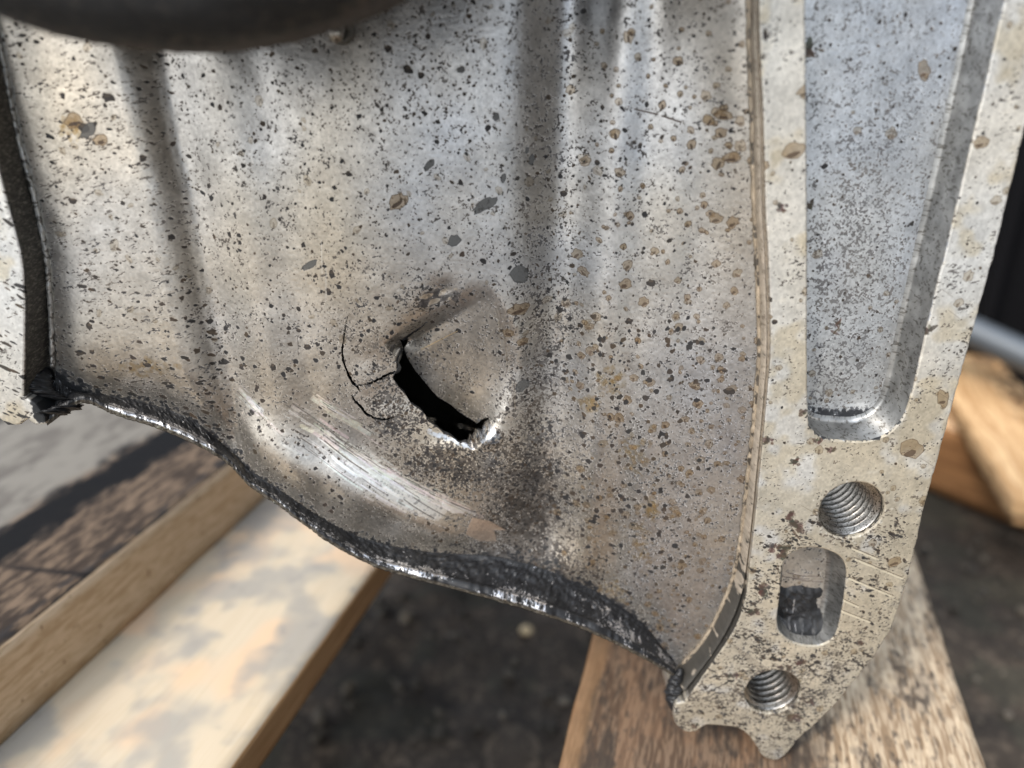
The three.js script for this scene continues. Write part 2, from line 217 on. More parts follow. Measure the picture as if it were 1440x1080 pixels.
  for (const [cx, cy, sx, sy, n] of [[2, -30, 9, 13, 1500], [-13, -22, 9, 5, 700], [-22, -11, 5, 6, 320], [5, 6, 8, 26, 500], [-16, 13, 4, 2.5, 120], [10, -47, 16, 5, 600]]) for (let i = 0; i < n; i++) { const x = cx + sx * (R() + R() + R() - 1.5) * 1.1, y = cy + sy * (R() + R() + R() - 1.5) * 1.1; if (onWall(x, y) === 0) speck(x, y, 0.09 + 0.42 * R() ** 3, 0.08 + 0.3 * R() ** 3, R() * 3, 0.55 + 0.4 * R()); }
  for (let i = 0; i < 620; i++) { const x = -80 + 125 * R(), y = -66 + 130 * R(), s = 0.15 + 0.3 * R() ** 2; if (onWall(x, y) === 0 && noise(x / 9 + 13, y / 9) > R()) speck(x, y, s * 1.15, s * 0.9, R() * 3, 0.8); }
  // smears and crumbs on the mating face near its tip
  for (let i = 0; i < 230; i++) { const y = -90 + 62 * R() ** 0.9, x = 36 + 44 * R(); if (onWall(x, y) !== 1) continue; const n = 4 + Math.floor(12 * R()), w = 0.4 + 1.3 * R(); for (let k = 0; k < n; k++) { const q = (R() + R() - 1) * w * 1.5, e = (R() + R() - 1) * w * 0.7, s = 0.07 + 0.3 * R() ** 2; speck(x + q * 0.85 + e * 0.5, y - q * 0.5 + e * 0.85, s * 1.5, s * 0.8, -0.5 + (R() - 0.5), 0.45 + 0.4 * R()); } }
  for (let i = 0; i < 260; i++) { const x = -97 + 16 * R(), y = -9 + 60 * R(), s = 0.15 + 0.4 * R() ** 3; if (onWall(x, y) === 1) speck(x, y, s * 2.4, s * 0.7, -0.5 + 0.5 * (R() - 0.5), 0.7); }
  for (const [cx, cy, sx, sy, n] of [[50.5, -44, 2.6, 5, 130], [53, -60, 4, 3, 150], [61, -64, 5, 3, 170], [50, -68, 4, 4, 90], [60.5, -75, 4, 4, 150], [55, -33, 3, 3, 110], [68, -58, 4, 4, 90], [46, -76, 4, 3, 90], [73, -33, 3, 4, 60]]) for (let i = 0; i < n; i++) { const q = (R() + R() + R() - 1.5) * sx, e = (R() + R() + R() - 1.5) * sy, x = cx + q * 0.85 + e * 0.4, y = cy - q * 0.5 + e * 0.85; if (onWall(x, y) === 1) speck(x, y, 0.1 + 0.5 * R() ** 3, 0.08 + 0.25 * R() ** 3, -0.5 + 1.2 * (R() - 0.5), 0.3 + 0.5 * R()); }
  // the marks one can point at
  const BIG = [[-65.7, 47.5, 1.7, 1.2], [-70.5, 42.8, 1.4, 1.1], [-17.0, 51.7, 1.3, 1.2], [-15.0, 50.8, 0.9, 0.8], [-20.1, 54.9, 1.1, 0.8], [-27.8, 35.3, 0.8, 0.8], [15.2, 45.8, 0.5, 0.7], [9.2, 31.1, 1.1, 0.8], [20.6, 40.3, 0.5, 0.5], [21.7, 39.9, 0.5, 0.5], [14.7, 36.8, 0.8, 0.7], [21.0, 26.7, 0.5, 0.5], [-10.4, 7.9, 0.7, 0.5], [39.9, -3.1, 1.7, 1.3], [29.6, -13.4, 0.8, 1.1], [29.4, -1.7, 1.1, 0.8], [24.8, 16.4, 1.1, 1.2], [21.4, 9.0, 1.2, 0.9], [-32.1, 17.9, 0.8, 1.3], [-32.9, 14.7, 0.7, 1.1], [-37.9, 4.0, 1.2, 0.8], [-39.2, 7.2, 0.7, 0.7], [-44.6, 0.2, 0.8, 1.3], [-50.9, -0.2, 0.8, 1.1], [-76.0, 8.9, 0.9, 1.1], [-76.6, 4.0, 0.8, 0.7], [-67.0, 1.4, 1.2, 0.7], [-10.8, -4.1, 0.7, 0.7], [20.5, -31.6, 0.7, 0.9], [17.3, -31.6, 0.8, 1.1], [38.8, 0.9, 0.9, 0.7], [45.2, 11.6, 0.8, 0.8], [43.8, 15.6, 0.9, 0.7], [37.9, 56.8, 0.7, 1.1], [-74.5, 31.1, 1.2, 0.8], [-61.6, 38.0, 0.9, 0.8]];
  for (const [x, y, a, b] of BIG) { blob(x, y, a * 0.62, b * 0.62, 0.3 * (R() - 0.5), 0.35, 12); c.fillStyle = 'rgba(34,29,26,0.94)'; c.fill(); blob(x, y + b * 0.3, a * 0.35, b * 0.25, 0, 0.5, 8); c.fillStyle = 'rgba(84,72,58,0.6)'; c.fill(); }
  for (const [x, y, a, b, r] of [[-4.7, 29.9, 2.5, 0.9, 0.55], [-10.2, 23.7, 1.5, 1.0, 0.8], [-14.1, 36.7, 1.2, 0.6, 0.8], [-2.7, 44.4, 0.6, 0.7, 0], [-1.5, 34.4, 0.45, 0.9, -0.3], [2.6, 38.8, 0.4, 0.5, 0], [3.4, 37.3, 0.45, 0.9, -0.2], [-8.4, 51.7, 0.7, 0.5, 0.2], [1.3, 17.3, 1.7, 2.0, 0.4], [2.0, -4.9, 1.7, 1.1, 0.4], [-70, 42.4, 1.6, 1.0, 0.6], [-36, 19.5, 1.8, 0.6, 0.6]]) { blob(x, y, a * 0.9, b * 0.9, r, 0.3, 14); c.fillStyle = 'rgba(70,70,68,0.82)'; c.fill(); c.lineWidth = 0.1; c.strokeStyle = 'rgba(30,30,32,0.6)'; c.stroke(); }
  for (const [x, y, a, b, r] of [[1.3, 10.7, 2.0, 1.1, 0.2], [-19.6, 30.7, 1.8, 1.2, 0.5], [-0.7, 6.1, 1.1, 0.9, 0], [2, 4.2, 1.1, 0.8, 0], [34, 45, 1.3, 0.8, 0], [35.9, 38.5, 1.3, 0.9, 0], [20.4, 16, 1.1, 0.9, 0], [-72, 44, 1.5, 1.1, 0.2], [-68.2, 41, 1.1, 0.9, 0]]) drop(x, y, a, b, r, 1);
  const FL = [[71.7, 10.0, 1.9, 1.2], [47.7, 54.5, 2.5, 0.8], [54.9, -30.6, 1.2, 3.0], [53.6, -27.5, 1.0, 1.6], [47.0, -11.3, 1.2, 1.0], [52.7, -5.6, 1.0, 0.7], [52.1, -15.8, 1.7, 0.8], [59.0, -13.1, 1.4, 0.7], [56.1, -11.3, 1.1, 0.7], [68.1, -29.0, 1.2, 1.1], [59.3, 8.1, 0.6, 1.7], [63.1, -21.9, 0.8, 0.7], [50.5, -44.8, 1.5, 1.8], [49.0, -50.1, 1.4, 1.2], [61.0, -63.0, 2.2, 0.9], [72.0, -58.3, 0.7, 1.0], [44.1, 31.0, 1.2, 0.8], [50.9, 30.2, 0.8, 1.2], [58.8, -68.8, 2.8, 1.2], [61.7, -78.8, 3.1, 1.2], [51.3, -34.7, 1.5, 1.1], [46.5, -66.8, 1.9, 0.7], [53, -36, 1.2, 2.2], [57, -64.5, 2, 0.8], [64, -74, 2.2, 0.7], [39.5, -81, 1.4, 0.9]];
  for (const [x, y, a, b] of FL) { for (let i = 0; i < 9; i++) { blob(x + (R() - 0.5) * a * 1.3, y + (R() - 0.5) * b * 1.3, a * (0.2 + 0.35 * R()), b * (0.2 + 0.35 * R()), R() * 3, 0.45, 10); c.fillStyle = `rgba(${44 + 26 * R()},${40 + 14 * R()},${36 + 6 * R()},${0.45 + 0.4 * R()})`; c.fill(); } }
  for (const [x, y, a, b] of [[77.2, -2.8, 1.0, 1.7], [73.8, 41.3, 1.2, 1.0], [66.0, 51.7, 0.9, 1.6], [75.3, -38.0, 1.4, 1.1], [73.5, -13, 2.2, 2], [45.5, 49, 1.6, 1.0], [44.5, 40, 1.8, 1.3]]) drop(x, y, a, b, 0.3, 0.9);
  // scratches: on the face beside the slot, long scrapes at the lower left of the wall, thin ones round the hole
  const line = (x0, y0, x1, y1, w, st, bend = 0) => { c.lineWidth = w; c.strokeStyle = st; c.lineCap = 'round'; c.beginPath(); c.moveTo(x0, y0); c.quadraticCurveTo((x0 + x1) / 2 + bend, (y0 + y1) / 2 + bend, x1, y1); c.stroke(); };
  for (const [x0, y0, x1, y1] of [[67.5, -37.5, 77.5, -42], [67, -42, 76.6, -46.5], [66.6, -50, 73, -52.8], [66, -47, 70, -49], [66.5, -35, 72, -37.5]]) { line(x0, y0, x1, y1, 0.42, 'rgba(226,216,192,0.85)'); line(x0, y0 + 0.4, x1, y1 + 0.35, 0.16, 'rgba(60,48,36,0.7)'); }
  for (let i = 0; i < 26; i++) { const x = 38 + 38 * R(), y = -84 + 120 * R(), l = 1 + 5 * R(); if (onWall(x, y) === 1) line(x, y, x + l, y - l * (0.5 + 0.2 * R()), 0.08, R() < 0.5 ? 'rgba(232,222,200,0.6)' : 'rgba(70,58,44,0.5)'); }
  for (let i = 0; i < 5; i++) line(45 + i, -58 - i * 1.2, 55 + i, -66 - i * 1.3, 0.12, 'rgba(58,48,40,0.6)');
  // scraped clean metal at the lower left
  poly([[-37.8, -5.7], [-31.2, -10.4], [-27.4, -13.6], [-28.6, -14.2], [-33.6, -10.6], [-38.6, -6.6]], 'rgba(226,221,210,0.8)');
  poly([[-33, -16.6], [-28.4, -18.8], [-22, -23.4], [-16.6, -27.2], [-12.4, -30.8], [-15, -33.4], [-20, -31.2], [-26, -26.6], [-31, -21.4]], 'rgba(224,221,216,0.62)');
  poly([[-14, -28.6], [-11.6, -30.4], [-9.2, -31], [-9.8, -32.4], [-12, -32.2], [-14.2, -30.4]], 'rgba(236,235,232,0.92)');
  poly([[-8.2, -33.6], [-4.6, -34.8], [-1.2, -37.6], [-3.8, -37.2], [-3.2, -40.2], [-6.8, -40], [-9.6, -37.6]], 'rgba(226,206,186,0.85)');
  for (const [x0, y0, x1, y1, w, n] of [[-44.5, -6.8, -24, -22.6, 1.5, 90], [-27, -20.6, -9.6, -31.2, 1.3, 80], [-53, -4, -46, -11.4, 1.2, 34], [-38.4, -5.6, -28, -13.4, 1.0, 40], [-42, -12, -20, -29, 3.2, 70]]) {
    const l = Math.hypot(x1 - x0, y1 - y0), dx = (x1 - x0) / l, dy = (y1 - y0) / l;
    for (let i = 0; i < n; i++) { const t = R(), o = (R() + R() + R() - 1.5) * w, ln = l * (0.05 + 0.4 * R() ** 2), an = 0.10 * (R() - 0.5), ex = dx - dy * an, ey = dy + dx * an, sx = x0 + dx * l * t - dy * o, sy = y0 + dy * l * t + dx * o, br = R() < 0.74;
      line(sx, sy, sx + ex * ln, sy + ey * ln, br ? 0.12 + 0.8 * R() ** 3 : 0.06 + 0.22 * R(), br ? `rgba(${228 + 20 * R()},${226 + 18 * R()},${220 + 18 * R()},${0.25 + 0.45 * R()})` : `rgba(48,43,40,${0.35 + 0.4 * R()})`, -0.02 * ln); } }
  for (let i = 0; i < 34; i++) { const t = R(), x = lerp(-1, 1.5, t), y = lerp(8, -10, t) + 2 * R(); line(x - 2.5 + 2.5 * R(), y + 3, x - 1.5 * R() - 0.4, y - 1.5, 0.07, R() < 0.6 ? 'rgba(210,198,178,0.5)' : 'rgba(86,72,58,0.45)', 0.3); }
  line(-17.6, 1.2, -10.3, 5.8, 0.13, 'rgba(222,200,160,0.95)'); line(24.9, 44.6, 27.9, 43.7, 0.22, 'rgba(56,44,38,0.9)'); line(20.4, 45.6, 24.2, 44.8, 0.2, 'rgba(56,44,38,0.9)');
  line(-33.4, 24, -33.8, 18, 0.12, 'rgba(222,216,206,0.8)'); line(-33, 19, -33.6, 13, 0.3, 'rgba(206,200,192,0.55)'); line(-39.5, 6, -39.8, 2.4, 0.1, 'rgba(40,36,34,0.8)');
  for (let i = 0; i < 40; i++) { const a = R(), b = R(); blob(-17 + 7 * a, 12.6 + 3 * (b - 0.5) + 1.2 * a, 0.3 + 0.8 * R(), 0.2 + 0.4 * R(), 0.4, 0.5, 10); c.fillStyle = R() < 0.8 ? `rgba(52,48,46,${0.4 + 0.4 * R()})` : 'rgba(206,196,180,0.7)'; c.fill(); }
  // torn lips of the hole: bare broken metal
  for (let i = 0; i < 70; i++) { blob(-16 + 9 * R() - 0.5, 0, 0, 0, 0); const t = R(), x = lerp(-17, -8, t), y = lerp(-13.6, -17.2, t) - 0.7 * R(); blob(x, y, 0.15 + 0.4 * R(), 0.12 + 0.25 * R(), -0.4, 0.5, 8); c.fillStyle = `rgba(214,218,224,${0.35 + 0.4 * R()})`; c.fill(); }
  for (let i = 0; i < 70; i++) { const x = -7 + 4.6 * R(), y = -16.6 + 3.4 * R(); blob(x, y, 0.15 + 0.45 * R(), 0.12 + 0.3 * R(), 0.5, 0.5, 8); c.fillStyle = R() < 0.75 ? `rgba(200,206,214,${0.3 + 0.4 * R()})` : 'rgba(40,44,52,0.7)'; c.fill(); }
  // worn bright beads beside both flanges, and grime lying in the groove next to the right one
  for (let i = 0; i < 620; i++) { const p = cWL.getPointAt(0.45 + 0.55 * R()); blob(p.x + 0.1 + 0.5 * R(), p.y, 0.18 + 0.2 * R(), 0.2 + 0.5 * R(), 0.1, 0.5, 8); c.fillStyle = R() < 0.86 ? 'rgba(205,205,200,0.6)' : 'rgba(50,46,44,0.8)'; c.fill(); }
  for (let i = 0; i < 900; i++) { const p = cWR.getPointAt(0.35 + 0.65 * R()); blob(p.x + 0.05 + 0.25 * R(), p.y, 0.12 + 0.12 * R(), 0.2 + 0.6 * R(), 0.05, 0.4, 8); c.fillStyle = R() < 0.85 ? 'rgba(196,178,156,0.6)' : 'rgba(60,50,42,0.8)'; c.fill(); }
  // black oil crust at the lower-left corner and down along the rim
  for (let i = 0; i < 900; i++) { const t = R(), p = lipW.getPoint(t), h = (0.5 + 1.6 * noise(t * 60, 3)) * R() ** 1.6 * 2.2; blob(p.x, p.y + h, 0.15 + 0.55 * R(), 0.12 + 0.35 * R(), R() * 3, 0.5, 8); c.fillStyle = `rgba(24,25,28,${0.55 + 0.4 * R()})`; c.fill(); }
  for (let i = 0; i < 260; i++) { const x = -86 + 8 * R() * R(), y = -7 + 7 * R() * R(); blob(x, y, 0.3 + 0.6 * R(), 0.25 + 0.4 * R(), R() * 3, 0.5, 9); c.fillStyle = 'rgba(24,26,28,0.75)'; c.fill(); }
  for (let i = 0; i < 420; i++) { const t = R(), bx = lerp(53.6, 70.6, t), by = -11 + 3.2 * R() * R() + 1.4 * Math.abs(t - 0.6); if (onWall(bx, by) !== 2) continue; blob(bx, by, 0.2 + 0.6 * R(), 0.2 + 0.3 * R(), R() * 3, 0.5, 9); c.fillStyle = `rgba(28,30,34,${0.5 + 0.4 * R()})`; c.fill(); }
  for (let i = 0; i < 60; i++) { blob(lerp(58, 69, R()), -7.6 + 0.7 * R() + 0.02, 0.3 + 0.4 * R(), 0.16, 0.05, 0.4, 8); c.fillStyle = 'rgba(206,208,210,0.6)'; c.fill(); }
  for (const [x, y] of [[60, -45], [61, -46.3], [58, -45.6]]) line(x - 3, y + 0.4, x + 3.4, y - 0.4, 0.2, 'rgba(66,52,44,0.75)', -0.4);
  for (const [hx, hy, hr] of [[64.8, -26.2, 6.4], [55.6, -71.4, 6.2]]) for (let i = 0; i < 150; i++) { const a = R() * 6.283, r = hr + 0.1 + 1.6 * R() ** 2.5; if (Math.sin(a) < 0.2 || R() < 0.3) { blob(hx + Math.cos(a) * r, hy + Math.sin(a) * r, 0.1 + 0.3 * R(), 0.1 + 0.2 * R(), a, 0.5, 8); c.fillStyle = R() < 0.7 ? 'rgba(52,44,36,0.6)' : 'rgba(224,220,210,0.6)'; c.fill(); } }
  const px = c.getImageData(0, 0, TW, TH).data;
  const mapTex = new THREE.CanvasTexture(cv); mapTex.colorSpace = THREE.SRGBColorSpace; mapTex.wrapS = mapTex.wrapT = THREE.MirroredRepeatWrapping; mapTex.anisotropy = 8;
  // dirt is matt and no metal; bare skin is half-dull metal
  const hw = TW / 2, hh = TH / 2, lum = (i, j) => { const o = 4 * ((TH - 1 - 2 * j) * TW + 2 * i); return (px[o] * 0.3 + px[o + 1] * 0.59 + px[o + 2] * 0.11) / 255; };
  const rmTex = dataTex(hw, hh, (i, j) => { const l = lum(i, j), d = sm(0.56, 0.28, l), x = AX + ((i + 0.5) / hw) * AW, y = AY + ((j + 0.5) / hh) * AH, g = onWall(x, y); const n = fbm(x / 3, y / 3, 2); return [0, 255 * clamp((g === 1 ? 0.44 : 0.36) + 0.14 * (n - 0.5) + 0.3 * d), 255 * clamp((g === 1 ? 0.55 : 0.88) * (1 - 0.9 * d))]; });
  const bumpTex = dataTex(hw, hh, (i, j) => { const l = lum(i, j), x = AX + ((i + 0.5) / hw) * AW, y = AY + ((j + 0.5) / hh) * AH; const h = 120 + 60 * (fbm(x / 0.5, y / 0.5, 3) - 0.5) - 26 * sm(0.55, 0.2, l); return [h, h, h]; });
  rmTex.wrapS = rmTex.wrapT = bumpTex.wrapS = bumpTex.wrapT = THREE.MirroredRepeatWrapping;
  return { mapTex, rmTex, bumpTex };
})();
const M = {};
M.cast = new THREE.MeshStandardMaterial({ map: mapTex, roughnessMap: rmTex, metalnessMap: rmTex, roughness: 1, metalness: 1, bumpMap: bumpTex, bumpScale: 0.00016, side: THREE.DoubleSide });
// dull grey sides of the casting with dirt: 30 mm tile
const gritTex = dataTex(512, 512, (i, j) => { const x = i / 16, y = j / 16, n = fbm(x * 2, y * 2, 3), s = fbm(x * 3.1 + 9, y * 3.1, 2), d = sm(0.5, 0.62, s), k = 0.8 + 0.5 * (n - 0.5); return [lerp(128, 40, d) * k, lerp(122, 37, d) * k, lerp(112, 34, d) * k]; }, true);
M.side = new THREE.MeshStandardMaterial({ map: gritTex, roughness: 0.62, metalness: 0.3, side: THREE.DoubleSide });
const sootTex = dataTex(512, 512, (i, j) => { const x = i / 16, y = j / 16, n = fbm(x * 2, y * 2, 3), s = fbm(x * 3.1 + 9, y * 3.1, 2), d = sm(0.56, 0.68, s), k = 0.7 + 0.8 * (n - 0.3); return [lerp(78, 120, d) * k, lerp(76, 116, d) * k, lerp(71, 108, d) * k]; }, true);
M.step = new THREE.MeshStandardMaterial({ map: dataTex(256, 256, (i, j) => { const x = i / 8, y = j / 8, n = fbm(x, y, 3), d = 0.8 * sm(0.66, 0.74, fbm(x * 2.2 + 9, y * 2.2, 2)), k = 0.85 + 0.4 * (n - 0.5); return [lerp(186, 74, d) * k, lerp(172, 64, d) * k, lerp(154, 54, d) * k]; }, true), roughness: 0.5, metalness: 0.35, side: THREE.DoubleSide });
M.pocket = new THREE.MeshStandardMaterial({ map: dataTex(512, 256, (i, j) => { const x = i / 6, y = j / 6, n = fbm(x / 5, y / 2, 3), d = 0.6 * sm(0.6, 0.74, fbm(x * 1.1 + 9, y * 1.4, 3)), k = 0.85 + 0.35 * (n - 0.5); return [lerp(184, 84, d) * k, lerp(184, 80, d) * k, lerp(182, 74, d) * k]; }, true), roughness: 0.4, metalness: 0.9, side: THREE.DoubleSide });
M.soot = new THREE.MeshStandardMaterial({ map: sootTex, roughness: 0.6, metalness: 0.1, side: THREE.DoubleSide });
M.inner = new THREE.MeshStandardMaterial({ color: 0x1a1a1a, roughness: 0.95, metalness: 0, side: THREE.DoubleSide });
M.thread = new THREE.MeshStandardMaterial({ map: dataTex(256, 256, (i, j) => { const d = sm(0.6, 0.68, fbm(i / 7, j / 4, 3)), k = 0.85 + 0.3 * noise(i / 3, j / 3); return [lerp(160, 30, d) * k, lerp(156, 27, d) * k, lerp(150, 24, d) * k]; }, true), roughness: 0.33, metalness: 1, side: THREE.DoubleSide });
M.torn = new THREE.MeshStandardMaterial({ color: new THREE.Color(0.12, 0.12, 0.125), roughness: 0.6, metalness: 0.7, side: THREE.DoubleSide });

// ---------------------------------------------------------------- the casting
const housing = thing('gearbox_housing', 'speckled grey cast aluminium gearbox housing with a broken hole, standing on the pallet', 'gearbox housing', [40, -91, -20]);
{ // outer wall: a net between four border curves, cut open at the hole and the cracks
  const ax = (lo, hi, fine0, fine1, fs, cs) => { const a = []; let x = lo; while (x < hi - 1e-6) { a.push(x); x += x >= fine0 && x < fine1 ? fs : Math.min(cs(x), x < fine0 ? Math.max(fs, fine0 - x) : 1e9); } a.push(hi); return a; };
  const us = ax(0, 1, 0.385, 0.68, 0.0017, () => 0.0045), vs = ax(0, 1, 0.12, 0.36, 0.0013, (v) => (v > 0.66 ? 0.014 : 0.0036));
  const top = curve([[-80, 120, -7], [-25, 120, -18], [31.2, 120, -2.6]]);
  const B = us.map((u) => lipW.getPoint(lerp(0, 1, u))), Tp = us.map((u) => top.getPoint(u)), L = vs.map((v) => cWL.getPointAt(1 - v)), Rr = vs.map((v) => cWR.getPointAt(1 - v));
  const [c00, c10, c01, c11] = [B[0], B[B.length - 1], Tp[0], Tp[Tp.length - 1]];
  const dB = B.map((p) => p.z - wallZ(p.x, p.y)), dL = L.map((p) => p.z - wallZ(p.x, p.y)), dR = Rr.map((p) => p.z - wallZ(p.x, p.y));
  const nu = us.length, nv = vs.length, P = new Float32Array(nu * nv * 3), state = new Int8Array(nu * nv).fill(-1);
  for (let j = 0; j < nv; j++) for (let i = 0; i < nu; i++) {
    const u = us[i], v = vs[j], f = (k) => (1 - v) * B[i][k] + v * Tp[i][k] + (1 - u) * L[j][k] + u * Rr[j][k] - ((1 - u) * (1 - v) * c00[k] + u * (1 - v) * c10[k] + (1 - u) * v * c01[k] + u * v * c11[k]);
    const x = f('x'), y = f('y'), o = 3 * (j * nu + i); P[o] = x; P[o + 1] = y;
    const wb = Math.exp(-(((y - B[i].y) / 6.5) ** 2)), wl = Math.exp(-(((x - L[j].x) / 4) ** 2)), wr = Math.exp(-(((Rr[j].x - x) / 7) ** 2));
    P[o + 2] = wallZ(x, y) + dB[i] * wb + (dL[j] * wl + dR[j] * wr) * (1 - wb);
  }
  const boxes = CUTS.map((p) => [Math.min(...p.map((q) => q[0])), Math.max(...p.map((q) => q[0])), Math.min(...p.map((q) => q[1])), Math.max(...p.map((q) => q[1]))]);
  const cutAt = (x, y) => { for (let n = 0; n < CUTS.length; n++) { const b = boxes[n]; if (x > b[0] && x < b[1] && y > b[2] && y < b[3] && inside(CUTS[n], x, y)) return n; } return -1; };
  const idx = [], tri = (a, b, c) => { const x = (P[3 * a] + P[3 * b] + P[3 * c]) / 3, y = (P[3 * a + 1] + P[3 * b + 1] + P[3 * c + 1]) / 3; if (x > -33 && x < -2 && y > -18 && y < 12 && cutAt(x, y) >= 0) return; idx.push(a, b, c); };
  for (let j = 1; j < nv; j++) for (let i = 1; i < nu; i++) { const d = j * nu + i, a = d - nu - 1, b = d - nu, c = d - 1; tri(a, b, c); tri(b, d, c); }
  for (let k = 0; k < nu * nv; k++) { const x = P[3 * k], y = P[3 * k + 1]; if (x < -33 || x > -2 || y < -18 || y > 12) continue; const n = cutAt(x, y); if (n >= 0) { const [q] = nearest(CUTS[n], x, y); P[3 * k] = q[0]; P[3 * k + 1] = q[1]; } }
  const g = new THREE.BufferGeometry(); g.setAttribute('position', new THREE.BufferAttribute(P, 3)); g.setIndex(idx); atlasUV(g); g.computeVertexNormals();
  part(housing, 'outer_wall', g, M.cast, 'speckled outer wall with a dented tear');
  // thickness of the broken edge
  const rim = (poly, depth, seed) => { const pts = []; poly.forEach((p, i) => { const q = poly[(i + 1) % poly.length], n = Math.max(1, Math.ceil(Math.hypot(q[0] - p[0], q[1] - p[1]) / 0.3)); for (let k = 0; k < n; k++) pts.push([lerp(p[0], q[0], k / n), lerp(p[1], q[1], k / n)]); });
    const cx = pts.reduce((s, p) => s + p[0], 0) / pts.length, N = pts.length;
    return grid(N + 1, 5, (i, j) => { const p = pts[i % N], a = pts[(i + N - 1) % N], b = pts[(i + 1) % N]; let nx = b[1] - a[1], ny = a[0] - b[0]; const l = Math.hypot(nx, ny) || 1; nx /= l; ny /= l; if (inside(poly, p[0] + nx * 0.05, p[1] + ny * 0.05)) { nx = -nx; ny = -ny; }
      const r = 0.35 * (noise(p[0] * 3 + seed, p[1] * 3 + j * 2.7) - 0.4) * (j ? 1 : 0), z0 = wallZ(p[0] + nx * 0.25, p[1] + ny * 0.25) - 0.02; return [p[0] + nx * (r + 0.16 * depth * j / 4 * 2), p[1] + ny * (r + 0.16 * depth * j / 4 * 2), z0 - (j / 4) * depth]; }, (i, j) => [i * 0.02, j * 0.05]); };
  part(housing, 'torn_edge', mergeGeometries([rim(SLIT, 3.0, 1), ...crackPoly.map((p, i) => rim(p, 2.2, 5 + i))]), M.torn, 'rough broken edge of the hole');
}
